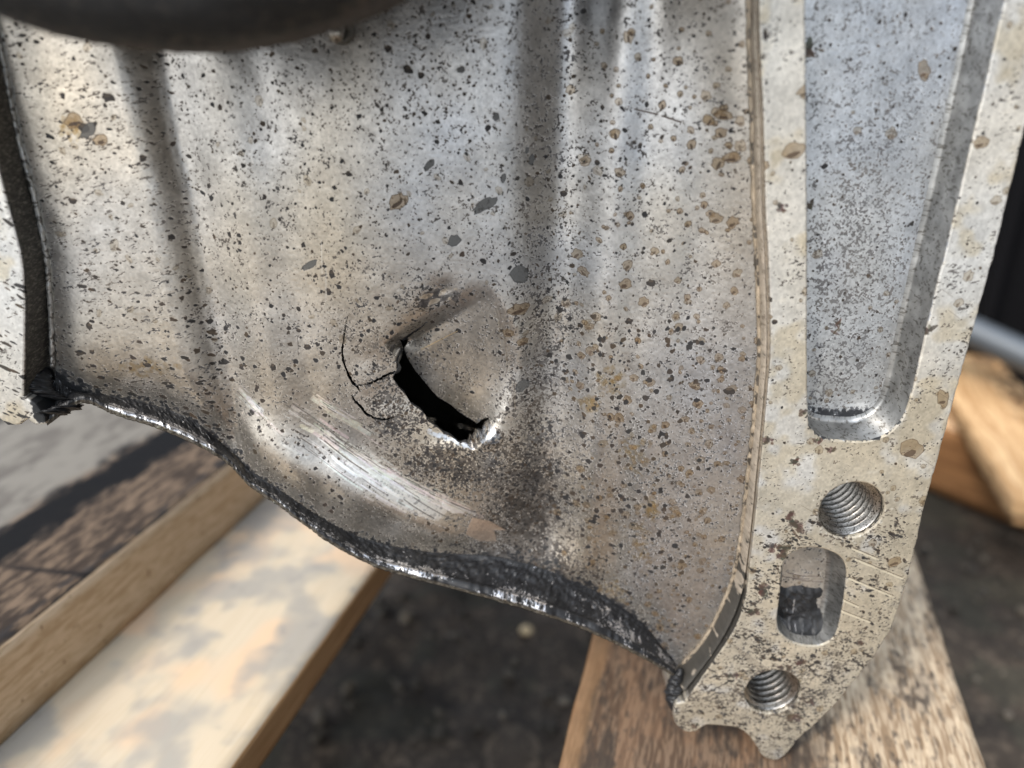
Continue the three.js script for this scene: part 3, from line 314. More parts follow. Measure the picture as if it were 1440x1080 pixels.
// bottom rim: a ledge standing out from the wall, covered with greasy crumbs
{
  const NS = 760, KL = 22, KT = KL + 12, GW = 2048, GH = 128;
  const patch = (s, v) => { let m = 0; for (const [a, b, lo, hi, k] of [[1.9, 4.3, 0.5, 0.8, 1], [6.2, 8.4, 0.52, 0.74, 0.5], [8.4, 10.3, 0.54, 0.76, 0.95], [11.0, 11.95, 0.6, 0.78, 1.1], [13.1, 13.9, 0.42, 0.7, 0.9], [14.4, 14.9, 0.3, 0.66, 0.85], [12.3, 13.4, 0.25, 0.4, 0.6]]) m = Math.max(m, k * sm(a - 0.25, a + 0.2, s) * (1 - sm(b - 0.2, b + 0.25, s)) * sm(lo - 0.08, lo + 0.05, v) * (1 - sm(hi - 0.05, hi + 0.05, v))); return m; };
  const bare = (i, j) => { const u = i / GW, v = j / GH, s = u * 15, n = fbm(u * 150, v * 9, 3), f = v > 0.76 && v < 0.9 ? 0.22 : 0; return sm(0.70, 0.80, n * 0.5 + 0.26 * noise(u * 620, v * 30) + 0.22 * noise(u * 1500, v * 70) + 0.27 * patch(s, v) + 0.03 * gs(v, 0.5, 0.3) + 0.13 * gs(v, 0.71, 0.035) * sm(0.4, 0.6, noise(u * 44, 3)) + f * 0.5); };
  const cmap = dataTex(GW, GH, (i, j) => { const b = bare(i, j), v = j / GH, n = fbm(i / 5, j / 5, 2), br = sm(0.77, 0.82, v), q = lerp(25, 62, br) * (0.55 + 0.9 * n), top = lerp(214, 128, br); return [lerp(q * 1.0, top, b), lerp(q * (1.02 - 0.1 * br), top * 0.99, b), lerp(q * (1.1 - 0.3 * br), top * (0.99 - 0.1 * br), b)]; }, true);
  const rm = dataTex(GW, GH, (i, j) => { const b = bare(i, j), n = fbm(i / 4 + 7, j / 4, 2); return [0, 255 * lerp(0.36 + 0.3 * n, 0.28, b), 255 * 0.95 * b]; });
  M.grease = new THREE.MeshStandardMaterial({ map: cmap, roughnessMap: rm, metalnessMap: rm, roughness: 1, metalness: 1, side: THREE.DoubleSide });
  const g = grid(NS, KT, (i, j) => {
    const t = i / (NS - 1), U = lipW.getPoint(t), E = lipE.getPoint(t), jag = 0.35 * (noise(t * 190, 5) - 0.5) + 0.5 * (noise(t * 60, 8) - 0.5) * sm(0.02, 0.1, t);
    const ex = E.x, ey = E.y + 1.0 + jag * 0.5, ez = E.z + jag;
    let x, y, z;
    if (j <= KL) {
      const k = j / KL, s = k, ux = U.x, uy = U.y + 1.3, uz = U.z + 0.12, mx = lerp(U.x, E.x, 0.25), my = lerp(uy, ey, 0.75), mz = lerp(U.z, E.z, 0.2);
      x = (1 - s) ** 2 * ux + 2 * s * (1 - s) * mx + s * s * ex; y = (1 - s) ** 2 * uy + 2 * s * (1 - s) * my + s * s * ey; z = (1 - s) ** 2 * uz + 2 * s * (1 - s) * mz + s * s * ez;
      const l = t * 165, w = Math.sin(Math.PI * clamp(k * 1.05)) ** 0.7, gap = Math.hypot(ez - uz, ey - uy), am = clamp(gap / 8, 0.3, 1.2);
      const b = 1.15 * (fbm(l / 1.7, k * gap / 1.7, 2) - 0.35) + 1.0 * (fbm(l / 0.55, k * gap / 0.55 + 40, 2) - 0.5); y += b * w * am * 0.55 + 0.75 * gs(k, 0.93, 0.06) * am; z += b * w * am * 0.35;
    } else {
      const k = j - KL; x = ex; y = ey; z = ez;
      if (k === 1) { y -= 0.18; z += 0.1; } else if (k <= 7) { const q = (k - 1) / 6; y -= 0.18 + 1.0 * q; z += 0.1 + 0.25 * (noise(t * 300, q * 3) - 0.5); } else { const q = (k - 7) / 4; y -= 1.25; z = lerp(ez - 0.1, -75, q ** 2); }
    }
    return [x, y, z];
  }, (i, j) => [i / (NS - 1), j <= KL ? (0.76 * j) / KL : j <= KL + 7 ? 0.76 + ((j - KL) / 7) * 0.14 : 0.9 + ((j - KL - 7) / 4) * 0.1]);
  part(housing, 'bottom_rim', g, M.grease, 'black greasy bottom rim with bare bright spots');
  // grease hanging at the corner beside the mating face
  const lump = (pts, r, seed) => { const cu = curve(pts); return grid(60, 26, (i, j) => { const t = i / 59, p = cu.getPointAt(t), a = (j / 25) * 2 * Math.PI, rr = r * (Math.sin(Math.PI * clamp(t * 0.96 + 0.02)) ** 0.5) * (0.75 + 0.75 * (fbm(t * 14 + seed, Math.cos(a) * 1.4 + 5, 2))) * (1 + 0.25 * (noise(t * 40, Math.sin(a) * 3 + seed) - 0.5)); return [p.x + Math.cos(a) * rr, p.y + Math.sin(a) * rr * 0.6, p.z + Math.sin(a) * rr]; }, (i, j) => [0.83 + 0.02 * Math.sin(i), 0.1 + 0.012 * j]); };
  part(housing, 'grease', lump([[36.4, -68.5, -4], [35.6, -71.5, -3.6], [35.2, -75, -3], [35.3, -78.6, -2]], 1.5, 3), M.grease, 'black grease between rim and mating face');
  part(housing, 'grease', lump([[-86.6, -5.4, -1.4], [-85.2, -6.8, -1.6], [-83, -6.4, -3.4], [-80.5, -6.2, -4.8]], 2.0, 14), M.grease, 'black grease in the left corner');
  part(housing, 'grease', lump([[-87.0, 0.6, -7.2], [-86.8, -2.6, -4.2], [-85.4, -4.4, -4.4], [-82.5, -5.8, -5.6], [-79, -6.2, -6.6]], 2.3, 9), M.grease, 'black grease in the left corner');
}
// flanges
function solid(outline, holes, depth, bevel) {
  const s = new THREE.Shape(outline.map((p) => new THREE.Vector2(p[0], p[1])));
  for (const h of holes) s.holes.push(new THREE.Path(h.map((p) => new THREE.Vector2(p[0], p[1]))));
  const g = new THREE.ExtrudeGeometry(s, { depth: depth - 2 * bevel, bevelEnabled: true, bevelThickness: bevel, bevelSize: bevel, bevelOffset: -bevel, bevelSegments: 2, steps: 1 });
  g.translate(0, 0, -(depth - bevel)); return atlasUV(g);
}
const dense = (pts, step, closed, jit = 0, seed = 0) => { const out = []; const n = closed ? pts.length : pts.length - 1; for (let i = 0; i < n; i++) { const a = pts[i], b = pts[(i + 1) % pts.length], k = Math.max(1, Math.round(Math.hypot(b[0] - a[0], b[1] - a[1]) / step)); for (let j = 0; j < k; j++) { const x = lerp(a[0], b[0], j / k), y = lerp(a[1], b[1], j / k); out.push([x + jit * (noise(x * 0.9 + seed, y * 0.9) - 0.5), y + jit * (noise(x * 0.9 + 30 + seed, y * 0.9) - 0.5)]); } } if (!closed) out.push(pts[pts.length - 1]); return out; };
const smoothClosed = (pts, n) => new THREE.CatmullRomCurve3(pts.map((p) => new THREE.Vector3(p[0], p[1], 0)), true, 'centripetal').getSpacedPoints(n).slice(0, n).map((p) => [p.x, p.y]);
const circle = (x, y, r, n = 72) => Array.from({ length: n }, (_, i) => [x + r * Math.cos((i / n) * 2 * Math.PI), y + r * Math.sin((i / n) * 2 * Math.PI)]);
const pocketLine = dense(smoothOpen(POCKET, 300), 0.8, true, 0.12, 4), slotLine = smoothClosed(SLOT, 150);
const HOLES = [[64.8, -26.2, 6.15], [55.6, -71.4, 5.95]];
const rightFace = part(housing, 'mating_flange', solid([...curve(FLANGE_LEFT).getSpacedPoints(240).map((p) => [p.x, p.y]), ...dense(smoothOpen(FLANGE_BOTTOM, 60), 0.8, false, 0.25, 8), ...dense(FLANGE_RIGHT, 0.7, false, 0.22, 2)], [pocketLine, slotLine, ...HOLES.map((h) => circle(...h))], 14, 0.35), M.cast, 'flat tan mating face with stains');
function smoothOpen(p, n) { return curve(p).getSpacedPoints(n).map((q) => [q.x, q.y]); }
part(housing, 'side_flange', solid([...smoothOpen(LFLANGE.slice(0, 6), 160), ...dense(LFLANGE.slice(6), 0.7, false, 0.2, 6)], [], 14, 0.35), M.cast, 'narrow cream flange at the left edge');
function inset(line, d) { const n = line.length; return line.map((p, i) => { const a = line[(i + n - 3) % n], b = line[(i + 3) % n]; let nx = -(b[1] - a[1]), ny = b[0] - a[0]; const l = Math.hypot(nx, ny) || 1; nx /= l; ny /= l; return [p[0] + nx * d, p[1] + ny * d]; }); }
function recess(line, rings, ccw) {
  const s = ccw ? 1 : -1, N = line.length, loops = rings.map(([d]) => inset(line, s * d));
  const wallG = grid(N + 1, rings.length, (i, j) => [...loops[j][i % N], rings[j][1]], (i, j) => [i * 0.025, rings[j][1] * 0.03]);
  const last = loops[loops.length - 1], fl = new THREE.ShapeGeometry(new THREE.Shape(last.map((p) => new THREE.Vector2(...p)))); fl.translate(0, 0, rings[rings.length - 1][1]); atlasUV(fl);
  return [wallG, fl];
}
const area = (l) => l.reduce((s, p, i) => s + p[0] * l[(i + 1) % l.length][1] - l[(i + 1) % l.length][0] * p[1], 0);
{
  const [w, f] = recess(pocketLine, [[0, -0.3], [0.06, -1], [0.3, -3.4], [0.5, -5.6], [0.62, -6.2], [0.85, -6.6], [1.2, -6.85], [1.7, -6.95]], area(pocketLine) > 0);
  part(housing, 'pocket_wall', w, M.pocket, 'dark grimy sides of the long pocket'); part(housing, 'pocket_floor', f, M.cast, 'speckled grey floor of the pocket with a faint sky blue painted in');
  const [w2, f2] = recess(slotLine, [[0, -0.3], [0.3, -2], [0.9, -4.3], [1.3, -5.0], [2.0, -5.3]], area(slotLine) > 0);
  part(housing, 'slot_wall', w2, M.pocket); part(housing, 'slot_floor', f2, M.cast);
  // grease lump filling the lower end of the slot
  part(housing, 'slot_grease', grid(60, 60, (i, j) => { const x = lerp(54, 66, i / 59), y = lerp(-59, -45.5, j / 59), edge = clamp(nearest(slotLine, x, y)[1] / 1.5) * (inside(slotLine, x, y) ? 1 : 0), k = sm(0, 1, clamp((-47.2 - y - 0.9 * (noise(x / 1.5, 3) - 0.5)) / 2.5)) * (1 - 0.8 * sm(61.5, 65, x + 1.2 * (noise(y, 7) - 0.5)) * sm(-57.5, -53, y)), h = k * (0.75 + 2.0 * sm(-55, -58.6, y) + 0.5 * noise(x / 1.1 + 3, y / 1.1) + 0.3 * noise(x / 0.45, y / 0.45 + 9)); const q = edge > 0 ? [x, y] : nearest(slotLine, x, y)[0]; return [q[0], q[1], -5.55 + h - 0.6 * (1 - clamp(edge * 2 + 0.3))]; }, (i, j) => [0.78 + i * 0.0008, 0.08 + j * 0.006]), M.grease, 'black grease in the lower end of the slot');
}
HOLES.forEach(([x, y, r], n) => {
  const pitch = 1.62, D = 24, na = 97, nz = 420;
  const g = grid(na, nz, (i, j) => { const a = (i / (na - 1)) * 2 * Math.PI, zz = (j / (nz - 1)) * D, f = (zz / pitch - a / (2 * Math.PI) + 10) % 1, saw = f < 0.12 ? 0 : f < 0.5 ? (f - 0.12) / 0.38 : f < 0.62 ? 1 : 1 - (f - 0.62) / 0.38, ch = 1 - sm(0.4, 1.5, zz), rr = lerp(r - 1.3 + 1.2 * saw, r, clamp(ch)) + 0.06 * (noise(a * 9, zz * 2 + n * 9) - 0.5) + (j === 0 ? 0.05 : 0); return [x + rr * Math.cos(a), y + rr * Math.sin(a), -0.28 - zz]; }, (i, j) => [i * 0.04, j * 0.02]);
  const end = new THREE.CircleGeometry(r - 0.2, 32); end.translate(x, y, -D - 0.2);
  part(housing, 'threaded_hole', g, M.thread); part(housing, 'hole_bottom', end, M.inner);
});
{ // steps from the wall up to both flanges
  const A = curve(FLANGE_LEFT), n = 260, prof = [[1, 0, 0], [1, 0.2, -0.06], [0.95, 0.5, -0.05], [0.85, 0.72, 0], [0.62, 0.86, 0], [0.42, 0.84, 0], [0.3, 0.72, 0], [0.2, 0.7, 0], [0.06, 0.76, 0], [0, 0.985, 0]];
  const yA = A.getSpacedPoints(600), atY = (y) => { for (const p of yA) if (p.y <= y) return p.x; return yA[600].x; };
  const stepTex = dataTex(2048, 32, (i, j) => { const t = i / 2048, x = t * 200, y = j / 8, n = fbm(x * 1.2, y, 3), oil = sm(0.48, 0.56, fbm(x * 0.7 + 4, y * 0.8 + 3, 3) + (t < 0.84 ? -0.32 + 0.32 * sm(0.78, 0.84, t) : 0.3 * sm(0.84, 0.88, t))), d = 0.35 * sm(0.66, 0.74, fbm(x * 2.2 + 9, y * 2.2, 2)), k = 0.9 + 0.25 * (n - 0.5); return mix3([lerp(182, 74, d) * k, lerp(170, 64, d) * k, lerp(154, 54, d) * k], [78 * k, 75 * k, 70 * k], oil); }, true);
  part(housing, 'step_face', grid(n * 2, prof.length, (i, j) => { const B = cWR.getPointAt(i / (n * 2 - 1)), ax = Math.max(atY(B.y - 0.4), B.x) + 0.02, [kx, kz, o] = prof[j]; return [lerp(ax, B.x, kx) + o, B.y - 0.4 * (1 - kx), lerp(B.z, 0, kz) - 0.05]; }, (i, j) => [i / (n * 2 - 1), j / 10]), new THREE.MeshStandardMaterial({ map: stepTex, roughness: 0.5, metalness: 0.4, side: THREE.DoubleSide }), 'narrow beige bead and oily step beside the mating face');
  const F = curve(LFLANGE.slice(0, 6));
  part(housing, 'side_step', grid(200, 6, (i, j) => { const t = i / 199, a = F.getPointAt(t), b = cWL.getPointAt(t), q = [[0, -0.3], [0.05, -3], [0.2, -6.6], [0.5, -7.8], [0.85, -7.2], [1, null]][j]; return [lerp(a.x, b.x, q[0]) + 0.15 * (1 - q[0]), lerp(a.y, b.y, q[0]), q[1] === null ? b.z : q[1] + 0.2 * (noise(i * 0.2, j) - 0.5)]; }, (i, j) => [i * 0.03, j * 0.06]), M.soot, 'dark grimy step beside the left flange');
}
{ // worn rolled beads along both borders of the wall
  const bt = (hi, lo, c) => dataTex(1024, 32, (i, j) => { const n = fbm(i / 7, j / 6, 3), d = sm(0.56, 0.68, fbm(i / 5 + 40, j / 9, 3)), k = 0.85 + 0.4 * (n - 0.5); const e = d * 0.7; return [lerp(hi[0], lo, e) * k, lerp(hi[1], lo * 0.95, e) * k, lerp(hi[2], lo * 0.9, e) * k]; }, true);
  const bead = (c, t0, t1, rad, dx, dz, m, label) => part(housing, 'edge_bead', grid(420, 14, (i, j) => { const t = lerp(t0, t1, i / 419), p = c.getPointAt(t), a = (j / 13) * 2 * Math.PI, rr = rad * (0.85 + 0.4 * (noise(t * 190, Math.cos(a) + 4) - 0.4)); return [p.x + dx + Math.cos(a) * rr, p.y, p.z + dz + Math.sin(a) * rr]; }, (i, j) => [i / 419, j / 13]), m, label);
  bead(cWL, 0, 0.97, 0.5, 0.05, 0.15, new THREE.MeshStandardMaterial({ map: bt([206, 206, 202], 70), roughness: 0.45, metalness: 0.5 }), 'worn pale bead at the left border of the wall');
  bead(cWR, 0, 0.985, 0.52, -0.1, 0.3, new THREE.MeshStandardMaterial({ map: bt([190, 174, 152], 62), roughness: 0.45, metalness: 0.45 }), 'worn beige bead at the right border of the wall');
}
{ // the rest of the case behind: right, top, left sides and back
  const out = [[34.4, -69], [38, -66], [44.6, -52], [45.6, -45], [44.6, 0], [34, 60], [31, 119.5], [-80.5, 119.5], [-81, 50], [-83, 10], [-85, -4]], d = dense(out, 3, false);
  const side = grid(d.length, 2, (i, j) => [d[i][0], d[i][1], j ? -75 : -8.6], (i, j) => [i * 0.1, j * 2]);
  const lipPts = lipE.getPoints(60).map((p) => [p.x, p.y - 0.25]), back = new THREE.ShapeGeometry(new THREE.Shape([...lipPts, ...out.slice(1)].map((p) => new THREE.Vector2(...p)))); back.translate(0, 0, -75);
  part(housing, 'rear_case', mergeGeometries([side, back]), M.side);
}

// ---------------------------------------------------------------- dark round part above, at the top left
{
  const drum = thing('rubber_boot', 'large black rounded rubber part hanging over the top left of the casting', 'rubber part', [-38, 54.5, 22]);
  const tex = dataTex(256, 512, (i, j) => { const n = fbm(i / 9, j / 9, 3), s = fbm(i / 3, j / 3 + 60, 2), v = j / 512, dust = sm(0.50, 0.66, s * 0.5 + n * 0.3 + 0.32 * gs(v, 0.44, 0.12)); return [lerp(19, 66, dust) * (0.7 + 0.6 * n), lerp(20, 58, dust) * (0.7 + 0.6 * n), lerp(22, 50, dust) * (0.7 + 0.6 * n)]; }, true); tex.repeat.set(14, 1);
  const mat = new THREE.MeshStandardMaterial({ map: tex, roughness: 0.72, metalness: 0, side: THREE.DoubleSide });
  const prof = [[8, 2], [30, 4], [52, 9], [57, 11.5], [59.2, 14], [60, 17], [60, 24], [59.4, 29], [57.6, 32.5], [54, 35], [46, 37], [34, 36], [30, 33], [8, 33]];
  const c2 = new THREE.SplineCurve(prof.map((p) => new THREE.Vector2(...p))), pts = c2.getPoints(60);
  const g = grid(720, 61, (i, j) => { const a = (i / 719) * 2 * Math.PI, p = pts[j], r = p.x + (0.9 * (fbm(Math.cos(a) * 14 + 20, Math.sin(a) * 14 + p.y * 0.5, 3) - 0.5) + 0.35 * (noise(Math.cos(a) * 70 + 90, Math.sin(a) * 70 + p.y * 1.3 + 90) - 0.5)) * sm(40, 56, p.x); return [-40 + r * Math.sin(a), 114.6 - r * Math.cos(a), p.y]; }, (i, j) => [i / 719, j / 60]);
  part(drum, 'boot', g, mat);
  const hub = new THREE.CylinderGeometry(12, 14, 46, 40); hub.rotateX(Math.PI / 2); hub.translate(-38.5, 112, 3); part(drum, 'hub', hub, M.soot);
  const stud = thing('steel_stud', 'small rounded steel stud under the right end of the black part', 'stud', [-27.5, 57, -4]);
  const head = new THREE.SphereGeometry(1.5, 24, 16); head.scale(1, 1.1, 0.8); head.translate(-27.3, 57.3, -4.4);
  part(stud, 'head', head, M.thread); const ring = new THREE.TorusGeometry(1.5, 0.7, 12, 30); ring.translate(-26.6, 57.5, -5.6); part(stud, 'collar', ring, M.soot); const sh = new THREE.CylinderGeometry(1.2, 1.2, 8, 20); sh.rotateX(Math.PI / 2); sh.translate(-27, 57.4, -9.6); part(stud, 'shank', sh, M.thread);
}

// ---------------------------------------------------------------- timber
const AZ = THREE.MathUtils.degToRad(15.3), DS = [Math.sin(AZ), -Math.cos(AZ)], DR = [Math.cos(AZ), Math.sin(AZ)];   // along the boards, and across to the right
function board(w, t, len, ns, seed, r = 1.1, wav = 0.35) {            // x across from 0 to w, y from -t to 0, z along; top and side faces as two pieces
  const g = new THREE.BoxGeometry(w, t, len, 28, 6, ns); g.translate(w / 2, -t / 2, 0);
  const p = g.attributes.position, n = g.attributes.normal, uv = g.attributes.uv;
  for (let i = 0; i < p.count; i++) {
    let x = p.getX(i), y = p.getY(i), z = p.getZ(i); const ny = n.getY(i), s = z + len / 2;
    uv.setXY(i, Math.abs(ny) > 0.5 ? x / w : -y / t, s / len);
    const cx = clamp(x, r, w - r), cy = clamp(y, -t + r, -r); let dx = x - cx, dy = y - cy; const l = Math.hypot(dx, dy);
    if (dx && dy && l > 1e-6) { const k = r / Math.max(Math.abs(dx), Math.abs(dy)) * Math.max(Math.abs(dx), Math.abs(dy)) / l; dx *= k; dy *= k; n.setXYZ(i, dx / r, dy / r, 0); }
    const e = wav * (fbm(s / 9 + seed, (x > w / 2 ? 3 : 8) + y * 0.1, 3) - 0.5) * 2, h = wav * 0.7 * (fbm(s / 30 + seed + 5, x / 7, 2) - 0.5);
    p.setXYZ(i, cx + dx + e * (Math.abs(x - w / 2) > w * 0.35 ? (x > w / 2 ? 1 : -1) : 0) * 0.8, cy + dy + h, z);
  }
  return g;
}
function placeBoard(g, x0, y, z0, s) { const m = new THREE.Matrix4().makeBasis(new THREE.Vector3(DR[0], 0, DR[1]), new THREE.Vector3(0, 1, 0), new THREE.Vector3(-DS[0], 0, -DS[1])); m.setPosition(x0 + DS[0] * s, y, z0 + DS[1] * s); return g.applyMatrix4(m); }
function grain(x, s, seed, tight = 1) { const bend = 2.4 * fbm(x / 26 + seed, s / 90, 2) + 0.5 * fbm(x / 6, s / 34 + seed, 2); return fbm((x / 1.5 + bend * 5) * tight, s / 38 + seed, 3) * 0.6 + 0.4 * fbm(x / 0.45 + seed, s / 9, 2); }
const woodTex = (w, len, pw, pl, f) => { const t = dataTex(pw, pl, (i, j) => f((i / pw) * w, (j / pl) * len).map((c) => clamp(c, 0, 255)), true); t.wrapS = t.wrapT = THREE.ClampToEdgeWrapping; return t; };
function mix3(a, b, t) { return [lerp(a[0], b[0], t), lerp(a[1], b[1], t), lerp(a[2], b[2], t)]; }
const wood = (tex, rough = 0.9) => new THREE.MeshPhysicalMaterial({ specularIntensity: 0.3, map: tex, roughness: rough, metalness: 0, bumpMap: tex, bumpScale: 0.00025 });
const boardMats = (top, side) => [side, side, top, side, side, side];
const pallet = thing('wooden_pallet', 'wooden pallet of pale and brown boards under the casting', 'pallet', [0, FLOOR, 0]);
const LEN = 800, S0 = 40;                                                     // boards run from behind the camera to well behind the casting
{ // pale board: cream planed pine with grey mould blotches
  const top = woodTex(98, LEN, 512, 2048, (x, s) => { const g = grain(x, s, 3), m1 = fbm(x / 19 + 3, s / 19 + 8, 3), m2 = fbm(x / 8 + 60, s / 8, 3), bl = sm(0.43, 0.62, m1 * 0.7 + m2 * 0.3); let c = mix3([190, 174, 150], [180, 162, 136], 0.6 * sm(0.4, 0.75, g)); c = mix3(c, [204, 172, 140], 0.75 * sm(0.5, 0.7, fbm(x / 14, s / 20 + 44, 2))); c = mix3(c, [142, 138, 131], 0.72 * bl); return mix3(c, [120, 116, 114], 0.5 * sm(0.62, 0.8, m2 * 0.6 + m1 * 0.2 + 0.2 * fbm(x / 2.5, s / 3, 2))); });
  const side = woodTex(22, LEN, 64, 1024, (x, s) => mix3([186, 148, 106], [150, 112, 74], sm(0.35, 0.7, grain(x, s, 9))));
  const b = placeBoard(board(98, 11, LEN, 130, 11), -61.9 - 98 * DR[0], -92, -98 * DR[1], S0);
  part(pallet, 'deck_board', b, boardMats(wood(top), wood(side)), 'pale cream board with grey mould blotches');
}
{ // dirty brown board under the tip of the mating face
  const top = woodTex(93, LEN, 512, 2048, (x, s) => { const g = grain(x, s, 21, 1.3), d = fbm(x / 9 + 7, s / 22 + 3, 3), q = fbm(x / 2.2, s / 5 + 9, 3), wet = sm(62, 44, x + 14 * (fbm(x / 8, s / 14 + 2, 2) - 0.5));
    const h = fbm(x / 0.5 + 3, s / 4, 2), u = fbm(x / 1.1 + 60, s / 2.6, 3); let c = mix3([180, 160, 134], [134, 112, 88], sm(0.36, 0.64, 0.5 * g + 0.5 * h)); c = mix3(c, mix3([100, 81, 66], [72, 57, 47], sm(0.4, 0.6, h)), 0.8 * wet); c = mix3(c, [130, 101, 78], 0.4 * wet * sm(0.5, 0.64, fbm(x / 3.5, s / 16, 3))); const oil = sm(0.47, 0.66, d * 0.5 + q * 0.22 + u * 0.28); c = mix3(c, [58, 52, 47], 0.7 * oil); c = mix3(c, [60, 52, 46], 0.3 * sm(0.58, 0.72, u)); c = mix3(c, [208, 186, 156], 0.5 * sm(0.55, 0.7, q) * (1 - wet)); return mix3(c, [142, 110, 78], x < 6 ? 0.6 * sm(6.5, 4, x + 1.5 * (q - 0.5)) : 0); });
  const side = woodTex(22, LEN, 64, 1024, (x, s) => mix3([132, 92, 56], [60, 44, 30], sm(0.4, 0.7, grain(x, s, 29))));
  const b = placeBoard(board(93, 22, LEN, 130, 31, 2.0, 0.5), 9.9, -92, 0.4, S0);
  part(pallet, 'deck_board', b, boardMats(wood(top, 0.75), wood(side)), 'dirty brown oil-stained board');
}
for (const s of [395, -330]) { const g = new THREE.BoxGeometry(300, 78, 95); g.translate(150, -39, 0); part(pallet, 'stringer', placeBoard(g, -160 , -114.2, -40, s), wood(woodTex(30, 30, 64, 64, (x, y) => mix3([120, 92, 62], [84, 62, 42], grain(x, y, 50))))); }
{ // narrow board lying on the pale one
  const W = 98, LN = 420;
  const o = thing('plank', 'grey dirty plank with a black oil streak, lying on the pale board', 'plank', [-160, -92, -40]);
  const top = woodTex(W, LN, 512, 2048, (x, s) => { const e = W - x, g = grain(x, s, 61, 1.2), n = fbm(x / 8 + 5, s / 20, 3), f = fbm(x / 2 + 8, s / 5, 3);
    const h = fbm(x / 0.6 + 3, s / 3.5, 3); let grey = mix3([112, 106, 97], [90, 84, 77], sm(0.4, 0.65, 0.5 * n + 0.5 * f)), brown = mix3([104, 87, 71], [50, 41, 34], sm(0.36, 0.62, g * 0.3 + f * 0.35 + h * 0.35));
    brown = mix3(brown, [168, 148, 124], 0.7 * sm(0.52, 0.66, g) * sm(150, 90, s)); const lim = 37 + 7 * (fbm(s / 24 + 4, 3, 2) - 0.5); let c = mix3(brown, grey, sm(lim - 1.5, lim + 5, e + 4 * (f - 0.5)));
    c = mix3(c, [12, 11, 11], 0.95 * sm(0.3, 0.66, gs(e, lim - 6 + 6 * (n - 0.5), 8 + 3 * n) * 0.75 + 0.4 * (f - 0.35) + 0.2 * (h - 0.4))); c = mix3(c, [30, 27, 25], 0.85 * gs(e, 7, 7 + 5 * n) * gs(s, 258, 26) * sm(0.3, 0.5, f)); c = mix3(c, [44, 42, 42], 0.7 * sm(5, 2.5, e + 5 * (n - 0.4)) * sm(0.35, 0.55, f)); return mix3(c, [28, 24, 22], 0.85 * gs(s, 201 + 0.12 * e, 0.9) * sm(26, 20, e)); });
  const side = woodTex(23, LN, 96, 2048, (x, s) => { const g = grain(x * 1.6, s, 71), f = fbm(x / 0.7 + 20, s / 3.5, 3), k = noise(s / 1.6, x / 1.4 + 5); let c = mix3([206, 182, 152], [182, 156, 124], sm(0.35, 0.65, 0.5 * g + 0.5 * f)); return mix3(c, [104, 78, 54], 0.6 * sm(0.93, 0.97, k)); });
  part(o, 'plank_body', placeBoard(board(W, 23, LN, 130, 51, 0.7), -118.2 - W * DR[0], -69, -W * DR[1], 30), boardMats(wood(top), wood(side, 0.9)));
}

